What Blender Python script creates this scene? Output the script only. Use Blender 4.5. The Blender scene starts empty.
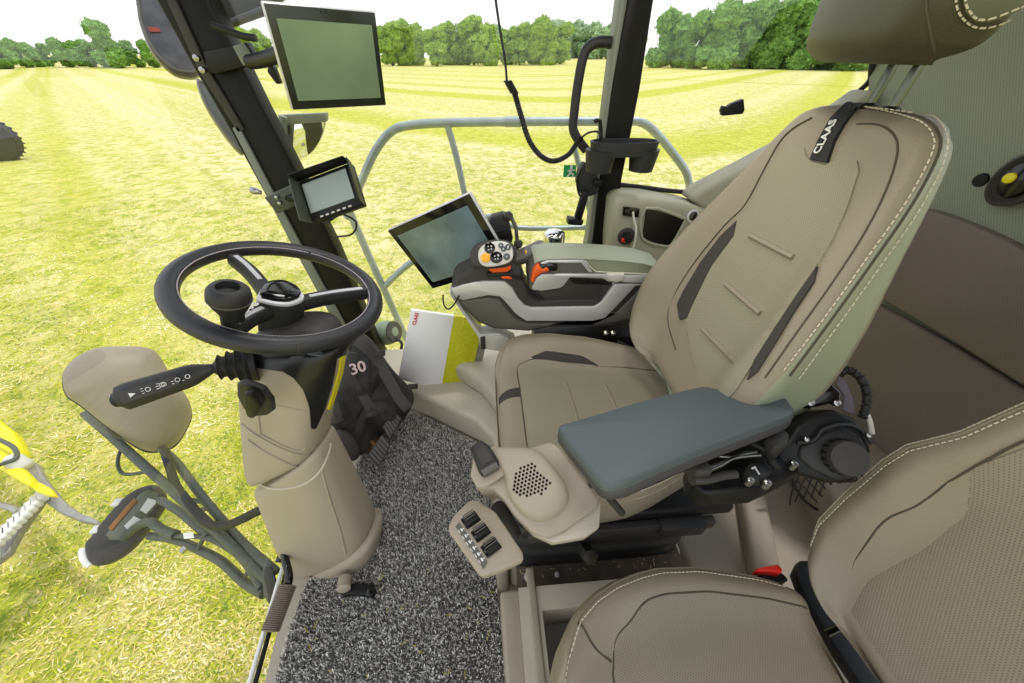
import bpy, math, random
from mathutils import Vector, Matrix, noise
random.seed(7)
D = bpy.data; SC = bpy.context.scene; COL = SC.collection
V = Vector
# ---------------------------------------------------------------- camera maths (metres; cab floor z=0, X = towards the rear of the cab, Y = towards its right side)
F = 350.0; PITCH = math.atan(283.5 / F); YAW = math.radians(4.3); CAM = V((0, 0, 1.2))
def ray(px, py):
    x = (px - 512) / F; y = (341.5 - py) / F
    f = math.cos(PITCH) + math.sin(PITCH) * y; u = -math.sin(PITCH) + math.cos(PITCH) * y
    return V((x * math.cos(YAW) + f * math.sin(YAW), -x * math.sin(YAW) + f * math.cos(YAW), u))
def on(px, py, p0, n):
    r = ray(px, py); p0 = V(p0); n = V(n)
    return CAM + r * ((p0 - CAM).dot(n) / r.dot(n))
def tr(pts, p0, n): return [on(a, b, p0, n) for a, b in pts]
def trX(pts, x): return tr(pts, (x, 0, 0), (1, 0, 0))
def trY(pts, y): return tr(pts, (0, y, 0), (0, 1, 0))
def trZ(pts, z): return tr(pts, (0, 0, z), (0, 0, 1))
def at(px, py, d): return CAM + ray(px, py) * d
# ---------------------------------------------------------------- materials
def lin(c): return tuple(((x / 255) / 12.92 if x <= 10 else ((x / 255 + .055) / 1.055) ** 2.4) for x in c) + (1,)
MATS = {}
def mat(name, c, rough=.5, metal=0, bump=None, var=None, spec=.5, emit=None, coat=0):
    """c sRGB; bump=(scale,strength); var=(scale,amount)"""
    m = D.materials.new(name); m.use_nodes = True; nt = m.node_tree; b = nt.nodes['Principled BSDF']
    b.inputs['Base Color'].default_value = lin(c); b.inputs['Roughness'].default_value = rough
    b.inputs['Metallic'].default_value = metal; b.inputs['Specular IOR Level'].default_value = spec
    b.inputs['Coat Weight'].default_value = coat
    tc = nt.nodes.new('ShaderNodeTexCoord')
    if bump:
        n = nt.nodes.new('ShaderNodeTexNoise'); n.inputs['Scale'].default_value = bump[0]; n.inputs['Detail'].default_value = 3
        nt.links.new(tc.outputs['Object'], n.inputs['Vector'])
        bp = nt.nodes.new('ShaderNodeBump'); bp.inputs['Strength'].default_value = bump[1]; bp.inputs['Distance'].default_value = .002
        nt.links.new(n.outputs['Fac'], bp.inputs['Height']); nt.links.new(bp.outputs['Normal'], b.inputs['Normal'])
    if var:
        n = nt.nodes.new('ShaderNodeTexNoise'); n.inputs['Scale'].default_value = var[0]; n.inputs['Detail'].default_value = 4
        nt.links.new(tc.outputs['Object'], n.inputs['Vector'])
        r = nt.nodes.new('ShaderNodeValToRGB')
        l = lin(c); a = var[1]
        r.color_ramp.elements[0].position = .3; r.color_ramp.elements[1].position = .7
        r.color_ramp.elements[0].color = tuple(x * (1 - a) for x in l[:3]) + (1,)
        r.color_ramp.elements[1].color = tuple(min(1, x * (1 + a)) for x in l[:3]) + (1,)
        nt.links.new(n.outputs['Fac'], r.inputs['Fac']); nt.links.new(r.outputs['Color'], b.inputs['Base Color'])
    if emit:
        b.inputs['Emission Color'].default_value = lin(emit[0]); b.inputs['Emission Strength'].default_value = emit[1]
    MATS[name] = m; return m
def perforated(name, c, scale=170, dark=.35, rough=.55, hole=.26):
    m = mat(name, c, rough); nt = m.node_tree; b = nt.nodes['Principled BSDF']
    tc = nt.nodes.new('ShaderNodeTexCoord')
    mp = nt.nodes.new('ShaderNodeMapping'); mp.inputs['Rotation'].default_value = (0, 0, .6)
    v = nt.nodes.new('ShaderNodeTexVoronoi'); v.inputs['Scale'].default_value = scale; v.inputs['Randomness'].default_value = 0
    v.voronoi_dimensions = '2D'
    nt.links.new(tc.outputs['UV'], mp.inputs['Vector']); nt.links.new(mp.outputs['Vector'], v.inputs['Vector'])
    r = nt.nodes.new('ShaderNodeValToRGB'); l = lin(c)
    r.color_ramp.elements[0].position = hole - .06; r.color_ramp.elements[1].position = hole
    r.color_ramp.elements[0].color = tuple(x * dark for x in l[:3]) + (1,); r.color_ramp.elements[1].color = l
    nt.links.new(v.outputs['Distance'], r.inputs['Fac']); nt.links.new(r.outputs['Color'], b.inputs['Base Color'])
    bp = nt.nodes.new('ShaderNodeBump'); bp.inputs['Strength'].default_value = .4; bp.inputs['Distance'].default_value = .001
    nt.links.new(v.outputs['Distance'], bp.inputs['Height']); nt.links.new(bp.outputs['Normal'], b.inputs['Normal'])
    return m
beige = mat('beige_plastic', (164, 153, 137), .5, bump=(900, .12))
beige_light = mat('light_beige_plastic', (188, 179, 163), .5, bump=(900, .1))
mirror_beige = mat('taupe_mirror_plastic', (134, 124, 110), .5, bump=(600, .1))
beige_panel = mat('panel_beige', (158, 156, 137), .6, bump=(700, .15))
leather = mat('grey_beige_leather', (144, 134, 117), .42, bump=(420, .3))
leather_side = mat('pale_sage_leather', (150, 156, 134), .42, bump=(420, .25))
leather_shade = mat('brown_grey_leather', (62, 60, 46), .5, bump=(420, .3))  # headrest's shade under the roof put into the leather colour
perf = perforated('perforated_leather', (149, 143, 123), 300, .55)
perf2 = perforated('perforated_leather_fine', (142, 132, 116), 270, .4, hole=.22)
wallfab = perforated('perforated_wall_lining', (140, 146, 128), 200, .5, .8)
wallfab2 = perforated('dark_wall_lining', (122, 111, 104), 240, .6, .8)
fab_dark = mat('charcoal_fabric', (62, 58, 56), .9, bump=(900, .4))
black = mat('black_plastic', (22, 22, 23), .45, bump=(600, .1), spec=.3)
blackg = mat('gloss_black_plastic', (12, 12, 13), .15)
softblack = mat('soft_black_rubber', (38, 38, 40), .55, bump=(500, .15))
rubber = mat('black_rubber', (22, 22, 22), .6)
wheelskin = mat('black_wheel_leather', (40, 40, 44), .4, bump=(500, .2))
anth = mat('anthracite_plastic', (92, 89, 84), .5, bump=(800, .12))
anth2 = mat('dark_anthracite_plastic', (60, 58, 57), .5, bump=(800, .12), spec=.35)
padblue = mat('blue_grey_armrest_skin', (80, 89, 93), .42, bump=(700, .25))
silver = mat('silver_trim', (204, 203, 207), .35, .35)
chrome = mat('chrome', (225, 225, 225), .12, 1)
steel = mat('brushed_steel', (170, 170, 168), .3, 1)
galv = mat('galvanised_tube', (158, 168, 170), .45, .5, var=(14, .15))
greenish = mat('dusty_green_black_metal', (74, 80, 68), .5, var=(60, .2))
pillar_m = mat('black_pillar_paint', (14, 14, 13), .45, spec=.25)
pillar_g = mat('grey_pillar_trim', (120, 126, 116), .45)
orange = mat('orange_plastic', (240, 96, 30), .4)
yellowbtn = mat('yellow_button', (245, 175, 50), .4)
white = mat('white_paint', (238, 238, 236), .5)
paper = mat('white_card', (252, 252, 254), .45)
lightgrey = mat('pale_grey_plastic', (205, 203, 198), .45)
thread = mat('cream_thread', (215, 208, 188), .7)
seam = mat('dark_seam', (78, 72, 60), .8)
red = mat('red_plastic', (225, 40, 28), .4)
redink = mat('red_ink', (215, 40, 45), .5)
greensign = mat('green_sticker', (20, 150, 70), .5)
whiteink = mat('white_ink', (225, 225, 225), .5)
pinkink = mat('pale_pink_print', (215, 190, 190), .6)
screen = mat('screen_glass', (116, 136, 108), .2, spec=.8, var=(5, .3))  # green outdoor reflection painted into the display colour
screen2 = mat('pale_screen_glass', (142, 154, 146), .18, spec=.8)
screen3 = mat('terminal_screen_glass', (112, 132, 142), .13, spec=.9, var=(7, .45))  # pale blue reflection painted into the display colour
bagcloth = mat('black_bag_cloth', (46, 44, 44), .75, bump=(60, .9), var=(16, .75))  # grey highlights on the cloth put into the colour noise
strapcloth = mat('grey_strap_webbing', (74, 72, 72), .8, bump=(700, .5))
bronze = mat('bronze_metal', (140, 100, 60), .4, .7)
dust = mat('dusty_brown_tray', (84, 72, 62), .8, var=(25, .35))
yel = mat('yellow_machine_paint', (232, 220, 20), .4)
machgrey = mat('machine_grey_steel', (150, 148, 142), .45, .4, var=(12, .2))
tyre = mat('tyre_rubber', (48, 46, 44), .8)
bark = mat('bark', (90, 78, 58), .9)
cable_w = mat('white_cable', (225, 222, 214), .5)
beltweb = mat('black_webbing', (30, 30, 31), .7)
def book_mat():
    m = mat('lime_yellow_card', (205, 205, 10), .45); nt = m.node_tree; b = nt.nodes['Principled BSDF']
    tc = nt.nodes.new('ShaderNodeTexCoord'); v = nt.nodes.new('ShaderNodeTexVoronoi'); v.feature = 'DISTANCE_TO_EDGE'; v.inputs['Scale'].default_value = 22
    r = nt.nodes.new('ShaderNodeValToRGB'); r.color_ramp.elements[0].position = .006; r.color_ramp.elements[1].position = .02
    r.color_ramp.elements[0].color = lin((226, 226, 90)); r.color_ramp.elements[1].color = lin((205, 205, 10))
    nt.links.new(tc.outputs['Object'], v.inputs['Vector']); nt.links.new(v.outputs['Distance'], r.inputs['Fac']); nt.links.new(r.outputs['Color'], b.inputs['Base Color']); return m
lime = book_mat()
def glass_mat(name, tint=(.97, .98, .97), base=.022, rough=0):
    m = D.materials.new(name); m.use_nodes = True; nt = m.node_tree
    for n in list(nt.nodes): nt.nodes.remove(n)
    o = nt.nodes.new('ShaderNodeOutputMaterial'); mx = nt.nodes.new('ShaderNodeMixShader'); t = nt.nodes.new('ShaderNodeBsdfTransparent')
    g = nt.nodes.new('ShaderNodeBsdfGlossy'); ge = nt.nodes.new('ShaderNodeNewGeometry')
    def mth(op, a, b=None):
        q = nt.nodes.new('ShaderNodeMath'); q.operation = op
        for i, v_ in enumerate((a, b)):
            if v_ is None: continue
            if isinstance(v_, (int, float)): q.inputs[i].default_value = v_
            else: nt.links.new(v_, q.inputs[i])
        return q.outputs[0]
    dt = nt.nodes.new('ShaderNodeVectorMath'); dt.operation = 'DOT_PRODUCT'; nt.links.new(ge.outputs['Incoming'], dt.inputs[0]); nt.links.new(ge.outputs['Normal'], dt.inputs[1])
    f = mth('MULTIPLY_ADD', mth('POWER', mth('SUBTRACT', 1.0, mth('ABSOLUTE', dt.outputs['Value'])), 5.0), .92); f.node.inputs[2].default_value = base
    t.inputs['Color'].default_value = tint + (1,); g.inputs['Roughness'].default_value = rough; g.inputs['Color'].default_value = (1, 1, 1, 1)
    nt.links.new(f, mx.inputs[0]); nt.links.new(t.outputs[0], mx.inputs[1]); nt.links.new(g.outputs[0], mx.inputs[2]); nt.links.new(mx.outputs[0], o.inputs[0])
    return m
glass = glass_mat('window_glass')
glass_f = glass_mat('windscreen_glass', base=.06)
beige_floor = mat('floor_moulding_beige', (146, 134, 120), .6, bump=(300, .2), var=(9, .08))  # weaker light between the seats darkened into the beige
# ---------------------------------------------------------------- object helpers
def tag(o, label=None, cat=None, group=None, kind=None):
    if label: o['label'] = label
    if cat: o['category'] = cat
    if group: o['group'] = group
    if kind: o['kind'] = kind
    return o
def thing(name, loc, label, cat, group=None):
    o = D.objects.new(name, None); o.location = V(loc); COL.objects.link(o); o.empty_display_size = .05
    return tag(o, label, cat, group)
def wloc(o):
    l = V(o.location)
    return l if o.parent is None else l + wloc(o.parent)
def mesh(name, vs, fs, m, parent=None, smooth=True, bevel=0, bseg=2, sub=0, solid=0, uv=None, angle=40, mats=None, fm=None):
    vs = [V(v) for v in vs]
    lo = V([min(v[i] for v in vs) for i in range(3)]); hi = V([max(v[i] for v in vs) for i in range(3)])
    org = V(((lo.x + hi.x) / 2, (lo.y + hi.y) / 2, lo.z))
    me = D.meshes.new(name); me.from_pydata([v - org for v in vs], [], fs); me.materials.append(m)
    if mats:
        for x in mats: me.materials.append(x)
        for p, i in zip(me.polygons, fm): p.material_index = i
    if uv:
        l = me.uv_layers.new(name='UVMap')
        for p in me.polygons:
            for li in p.loop_indices: l.data[li].uv = uv[me.loops[li].vertex_index]
    o = D.objects.new(name, me); COL.objects.link(o)
    if parent: o.parent = parent; o.location = org - wloc(parent)
    else: o.location = org
    import bmesh
    bm = bmesh.new(); bm.from_mesh(me); bmesh.ops.recalc_face_normals(bm, faces=bm.faces) if not solid else None; bm.to_mesh(me); bm.free()
    if smooth:
        for p in me.polygons: p.use_smooth = True
    if solid:
        q = o.modifiers.new('solid', 'SOLIDIFY'); q.thickness = solid; q.offset = 0
    if bevel:
        q = o.modifiers.new('bevel', 'BEVEL'); q.width = bevel; q.segments = bseg; q.limit_method = 'ANGLE'; q.angle_limit = math.radians(angle); q.harden_normals = False
    if sub:
        q = o.modifiers.new('sub', 'SUBSURF'); q.levels = sub; q.render_levels = sub
    if smooth and not sub:
        q = o.modifiers.new('edges', 'EDGE_SPLIT'); q.split_angle = math.radians(50)
    return o
class MB:
    def __init__(s): s.v = []; s.f = []
    def add(s, g):
        n = len(s.v); s.v += [V(x) for x in g[0]]; s.f += [tuple(i + n for i in f) for f in g[1]]; return s
    def build(s, name, m, parent=None, **k): return mesh(name, s.v, s.f, m, parent, **k)
def g_prism(out, vec):
    n = len(out); vec = V(vec); vs = [V(p) for p in out] + [V(p) + vec for p in out]
    return vs, [tuple(range(n)), tuple(range(2 * n - 1, n - 1, -1))] + [(i, i + n, (i + 1) % n + n, (i + 1) % n) for i in range(n)]
def g_taper(out, vec, s=.8, c=None):
    n = len(out); out = [V(p) for p in out]; c = c or sum(out, V((0, 0, 0))) / n
    vs = out + [c + (p - c) * s + V(vec) for p in out]
    return vs, [tuple(range(n)), tuple(range(2 * n - 1, n - 1, -1))] + [(i, i + n, (i + 1) % n + n, (i + 1) % n) for i in range(n)]
def prism(name, out, vec, m, parent=None, **k): return mesh(name, *g_prism(out, vec), m, parent, **k)
def g_box(c, s, ax=None):
    ax = [V(a) for a in (ax or ((1, 0, 0), (0, 1, 0), (0, 0, 1)))]; c = V(c)
    vs = [c + ax[0] * (s[0] / 2 * a) + ax[1] * (s[1] / 2 * b) + ax[2] * (s[2] / 2 * d) for a in (-1, 1) for b in (-1, 1) for d in (-1, 1)]
    return vs, [(0, 1, 3, 2), (4, 6, 7, 5), (0, 4, 5, 1), (2, 3, 7, 6), (0, 2, 6, 4), (1, 5, 7, 3)]
def box(name, c, s, m, parent=None, ax=None, bevel=.004, **k): return mesh(name, *g_box(c, s, ax), m, parent, bevel=bevel, **k)
def g_bar(a, b, w, h, up=(0, 0, 1)):
    a = V(a); b = V(b); d = (b - a); L = d.length; d.normalize(); s = d.cross(V(up)).normalized(); u = s.cross(d)
    return g_box((a + b) / 2, (L, w, h), (d, s, u))
def smooth_path(pts, n=8, closed=False):
    pts = [V(p) for p in pts]; out = []; N = len(pts); R = range(N if closed else N - 1)
    for i in R:
        if closed: p0, p1, p2, p3 = pts[i - 1], pts[i], pts[(i + 1) % N], pts[(i + 2) % N]
        else: p0, p1, p2, p3 = pts[max(i - 1, 0)], pts[i], pts[i + 1], pts[min(i + 2, N - 1)]
        for k in range(n):
            t = k / n
            out.append(.5 * ((2 * p1) + (p2 - p0) * t + (2 * p0 - 5 * p1 + 4 * p2 - p3) * t * t + (3 * p1 - p0 - 3 * p2 + p3) * t ** 3))
    if not closed: out.append(pts[-1])
    return out
def g_tube(pts, r, res=10, closed=False, sm=6, flat=1.0, up=None):
    P = smooth_path(pts, sm, closed) if sm else [V(p) for p in pts]
    n = len(P); vs = []; fs = []; prev = None
    for i, p in enumerate(P):
        if closed: t = P[(i + 1) % n] - P[i - 1]
        else: t = P[min(i + 1, n - 1)] - P[max(i - 1, 0)]
        t.normalize()
        if prev is None:
            a = V(up) if up else (V((0, 0, 1)) if abs(t.z) < .9 else V((1, 0, 0)))
            s = t.cross(a).normalized()
        else: s = (prev - t * prev.dot(t)).normalized()
        prev = s; u = s.cross(t)
        rr = r[min(int(i / max(n - 1, 1) * (len(r) - 1) + .0), len(r) - 2)] if False else (r(i / max(n - 1, 1)) if callable(r) else r)
        for k in range(res):
            a = 2 * math.pi * k / res; vs.append(p + s * (math.cos(a) * rr) + u * (math.sin(a) * rr * flat))
    m = n if closed else n - 1
    for i in range(m):
        j = (i + 1) % n
        for k in range(res):
            l = (k + 1) % res; fs.append((i * res + k, i * res + l, j * res + l, j * res + k))
    if not closed: fs += [tuple(range(res - 1, -1, -1)), tuple(range((n - 1) * res, n * res))]
    return vs, fs
def tube(name, pts, r, m, parent=None, **k):
    kk = {a: k.pop(a) for a in ('res', 'closed', 'sm', 'flat', 'up') if a in k}
    return mesh(name, *g_tube(pts, r, **kk), m, parent, **k)
def frame(n, hint=(0, 0, 1)):
    n = V(n).normalized(); h = V(hint)
    if abs(n.dot(h)) > .95: h = V((1, 0, 0))
    x = h.cross(n).normalized(); return x, n.cross(x), n
def g_lathe(prof, o, axis, res=28, sx=1, sy=1, hint=(0, 0, 1)):
    x, y, n = frame(axis, hint); o = V(o); vs = []; fs = []
    for r, h in prof:
        for k in range(res):
            a = 2 * math.pi * k / res; vs.append(o + n * h + x * (math.cos(a) * r * sx) + y * (math.sin(a) * r * sy))
    for i in range(len(prof) - 1):
        for k in range(res):
            l = (k + 1) % res; fs.append((i * res + k, i * res + l, (i + 1) * res + l, (i + 1) * res + k))
    fs += [tuple(range(res - 1, -1, -1)), tuple(range((len(prof) - 1) * res, len(prof) * res))]
    return vs, fs
def lathe(name, prof, o, axis, m, parent=None, **k):
    kk = {a: k.pop(a) for a in ('res', 'sx', 'sy', 'hint') if a in k}
    return mesh(name, *g_lathe(prof, o, axis, **kk), m, parent, **k)
def g_loft(rings):
    n = len(rings[0]); vs = [V(p) for r in rings for p in r]; fs = []
    for i in range(len(rings) - 1):
        for k in range(n):
            l = (k + 1) % n; fs.append((i * n + k, i * n + l, (i + 1) * n + l, (i + 1) * n + k))
    fs += [tuple(range(n - 1, -1, -1)), tuple(range((len(rings) - 1) * n, len(rings) * n))]
    return vs, fs
def g_pillow(out, n, thick, prof, back=None, sm=5, c=None):
    """closed outline -> cushion: rings scaled towards the centre; prof = [(scale, height)] on the n side, back likewise"""
    P = smooth_path(out, sm, True); n = V(n).normalized(); c = V(c) if c else sum(P, V((0, 0, 0))) / len(P)
    rings = []
    for s, h in (back or [(.0, -thick), (.7, -thick), (.93, -thick), (.99, -thick * .85)]): rings.append([c + (p - c) * max(s, .01) + n * h for p in P])
    for s, h in prof: rings.append([c + (p - c) * max(s, .01) + n * h for p in P])
    return g_loft(rings)
def text(name, s, size, o, x, y, m, parent=None, ext=.0006, align='CENTER', bold=False):
    cu = D.curves.new(name, 'FONT'); cu.body = s; cu.size = size; cu.extrude = ext; cu.align_x = align; cu.align_y = 'CENTER'; cu.resolution_u = 3
    if bold: cu.offset = size * .02
    ob = D.objects.new(name, cu); COL.objects.link(ob); bpy.context.view_layer.update()
    me = D.meshes.new_from_object(ob.evaluated_get(bpy.context.evaluated_depsgraph_get()))
    D.objects.remove(ob); x = V(x).normalized(); y = V(y); y = (y - x * y.dot(x)).normalized(); n = x.cross(y); o = V(o)
    vs = [o + x * v.co.x + y * v.co.y + n * v.co.z for v in me.vertices]; fs = [tuple(p.vertices) for p in me.polygons]
    D.meshes.remove(me)
    return mesh(name, vs, fs, m, parent, smooth=False)
def stitches(name, pts, parent, m=None, pitch=.0075, length=.005, r=.0009):
    P = [V(p) for p in pts]; mb = MB(); acc = 0; d = 0; nxt = 0
    L = [0]
    for i in range(1, len(P)): L.append(L[-1] + (P[i] - P[i - 1]).length)
    def pos(s):
        for i in range(1, len(P)):
            if L[i] >= s:
                t = (s - L[i - 1]) / max(L[i] - L[i - 1], 1e-9); return P[i - 1].lerp(P[i], t)
        return P[-1]
    s = 0
    while s + length < L[-1]:
        mb.add(g_tube([pos(s), pos(s + length)], r, res=4, sm=0)); s += pitch
    return mb.build(name, m or thread, parent, smooth=False)
def interp(t, pts):
    if t <= pts[0][0]: return pts[0][1]
    for (a, va), (b, vb) in zip(pts, pts[1:]):
        if t <= b: k = (t - a) / (b - a); return va + (vb - va) * k
    return pts[-1][1]
class Pad:
    """an upholstered pad: A across, L along, N towards the sitter"""
    def __init__(s, O, A, L, N, l0, l1, hw, prof, thick, R=.03, Rs=.03, back=1.0, crown=0):
        s.O = V(O); s.A = V(A).normalized(); s.L = V(L).normalized(); s.N = V(N).normalized(); s.l0 = l0; s.l1 = l1; s.hw = hw; s.prof = prof; s.t = thick; s.R = R; s.Rs = Rs; s.back = back
    def w(s, l): return interp(l, s.hw)
    def h(s, u, l):
        h = s.prof(u, l); a = abs(u)
        if a > .82: k = min((a - .82) / .18, 1); h -= s.Rs * (1 - math.sqrt(max(0, 1 - k * k)))
        d = min(l - s.l0, s.l1 - l)
        if d < s.R: k = (s.R - max(d, 0)) / s.R; h -= s.R * (1 - math.sqrt(max(0, 1 - k * k)))
        return h
    def S(s, u, l, off=0): return s.O + s.A * (u * s.w(l)) + s.L * l + s.N * (s.h(u, l) + off)
    def body(s, name, m, parent, nl=44, side=None):
        us = [-1, -.985, -.95, -.9, -.84, -.76, -.68, -.6, -.5, -.36, -.18, 0, .18, .36, .5, .6, .68, .76, .84, .9, .95, .985, 1]
        rings = []; uv = []
        for i in range(nl + 1):
            x = i / nl; x = x - math.sin(2 * math.pi * x) / (2 * math.pi) * .75
            l = s.l0 + (s.l1 - s.l0) * x
            ring = [s.S(u, l) for u in us]
            d = min(l - s.l0, s.l1 - l); e = 1.0
            if d < s.R: k = (s.R - max(d, 0)) / s.R; e = math.sqrt(max(0, 1 - k * k)) * .9 + .1
            w = s.w(l); T = s.t(l) if callable(s.t) else s.t
            for u, q in ((1.0, .5), (.985, .8), (.93, .97), (.6, 1), (0, 1), (-.6, 1), (-.93, .97), (-.985, .8), (-1.0, .5)):
                hf = s.h(1, l) if q == .5 else -T
                hh = -T * (e if q > .5 else 1) if q > .5 else (s.h(1, l) - T * e) / 2
                if q == .8: hh = -T * e * .82 + s.h(1, l) * .1
                ring.append(s.O + s.A * (u * w) * s.back + s.L * l + s.N * hh)
            rings.append(ring)
            for k in range(len(ring)): uv.append(((us[k] if k < len(us) else 0) * w, l))
        vs, fs = g_loft(rings); s.geo = (vs, fs); n = len(rings[0]); kw = {}
        if side:
            fm = []
            for i in range(len(rings) - 1):
                for k in range(n): fm.append(1 if (k >= 21 or k <= 0) and not (24 < k < 30) else 0)
            fm += [1, 1]; kw = dict(mats=[side], fm=fm)
        return mesh(name, vs, fs, m, parent, uv=uv, sub=1, **kw)
    def patch(s, name, m, parent, ua, ub, la, lb, nu=14, nl=30, off=.0025, thick=.003):
        """surface patch; ua/ub functions of l"""
        vs = []; uv = []
        for side in (1, 0):
            for i in range(nl + 1):
                l = la + (lb - la) * i / nl; a, b = ua(l), ub(l)
                for j in range(nu + 1):
                    u = a + (b - a) * j / nu; edge = i in (0, nl) or j in (0, nu)
                    o = (off if not edge else off * .2) if side else -thick
                    vs.append(s.S(u, l, o)); uv.append((u * s.w(l), l))
        n1 = (nu + 1); N = n1 * (nl + 1); fs = []
        for i in range(nl):
            for j in range(nu):
                a = i * n1 + j; fs.append((a, a + 1, a + n1 + 1, a + n1)); b = a + N; fs.append((b, b + n1, b + n1 + 1, b + 1))
        for i in range(nl):
            for j in (0, nu): a = i * n1 + j; fs.append((a, a + n1, a + n1 + N, a + N))
        for j in range(nu):
            for i in (0, nl): a = i * n1 + j; fs.append((a, a + 1, a + 1 + N, a + N))
        return mesh(name, vs, fs, m, parent, uv=uv)
    def line(s, pts, off=.002, n=6):
        """pts (u,l) list -> surface points"""
        P = smooth_path([V((a, b, 0)) for a, b in pts], n)
        return [s.S(p.x, p.y, off) for p in P]
def struct(o): o['kind'] = 'structure'; return o
from mathutils.bvhtree import BVHTree
from mathutils.geometry import delaunay_2d_cdt
def bvh(vs, fs): return BVHTree.FromPolygons([V(v) for v in vs], [tuple(f) for f in fs])
def hit(t, px, py):
    d = ray(px, py).normalized(); h = t.ray_cast(CAM, d)
    if h[0] is None:
        # beyond the silhouette: nearest surface point to the sight line
        best = t.find_nearest(CAM + d * 1.0); p = best[0]; q = CAM + d * (p - CAM).dot(d); best = t.find_nearest(q); return best[0], best[1]
    return h[0], h[1]
def drape(name, outline, tree, m, parent, off=.002, thick=.003, step=4, inner=None):
    """a thin shaped panel that follows the surface underneath; outline measured in the photo"""
    P = []
    for i in range(len(outline)):
        a, b = V(outline[i] + (0,)) if len(outline[i]) == 2 else V(outline[i]), V(tuple(outline[(i + 1) % len(outline)])[:2] + (0,)); a = V((a.x, a.y, 0))
        n = max(1, int((b - a).length / step))
        for k in range(n): P.append(a.lerp(b, k / n))
    pts = [V((p.x, p.y)) for p in P]; nb = len(pts); xs = [p.x for p in pts]; ys = [p.y for p in pts]
    def ins(x, y):
        c = False
        for i in range(nb):
            a, b = pts[i], pts[i - 1]
            if (a.y > y) != (b.y > y) and x < (b.x - a.x) * (y - a.y) / (b.y - a.y) + a.x: c = not c
        return c
    y = min(ys) + step / 2
    while y < max(ys):
        x = min(xs) + step / 2
        while x < max(xs):
            if ins(x, y) and min((V((x, y)) - p).length for p in pts) > step * .5: pts.append(V((x, y)))
            x += step
        y += step
    r = delaunay_2d_cdt(pts, [], [list(range(nb))], 1, 1e-4)
    vs = []
    for p in r[0]:
        h, n = hit(tree, p.x, p.y)
        if n.dot(CAM - h) < 0: n = -n
        vs.append((h, n))
    N = len(vs); V_ = [h + n * off for h, n in vs] + [h + n * (off - thick) for h, n in vs]; fs = [tuple(f) for f in r[2]]; out = list(fs) + [tuple(i + N for i in reversed(f)) for f in fs]
    cnt = {}
    for f in fs:
        for i in range(len(f)): e = (f[i], f[(i + 1) % len(f)]); cnt[e] = 1
    for (a, b) in cnt:
        if (b, a) not in cnt: out.append((b, a, a + N, b + N))
    return mesh(name, V_, out, m, parent)
def dpath(pts, tree, off=.0, sm=4):
    P = smooth_path([V((a, b, 0)) for a, b in pts], sm); out = []
    for p in P:
        h, n = hit(tree, p.x, p.y)
        if n.dot(CAM - h) < 0: n = -n
        out.append(h + n * off)
    return out
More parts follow.
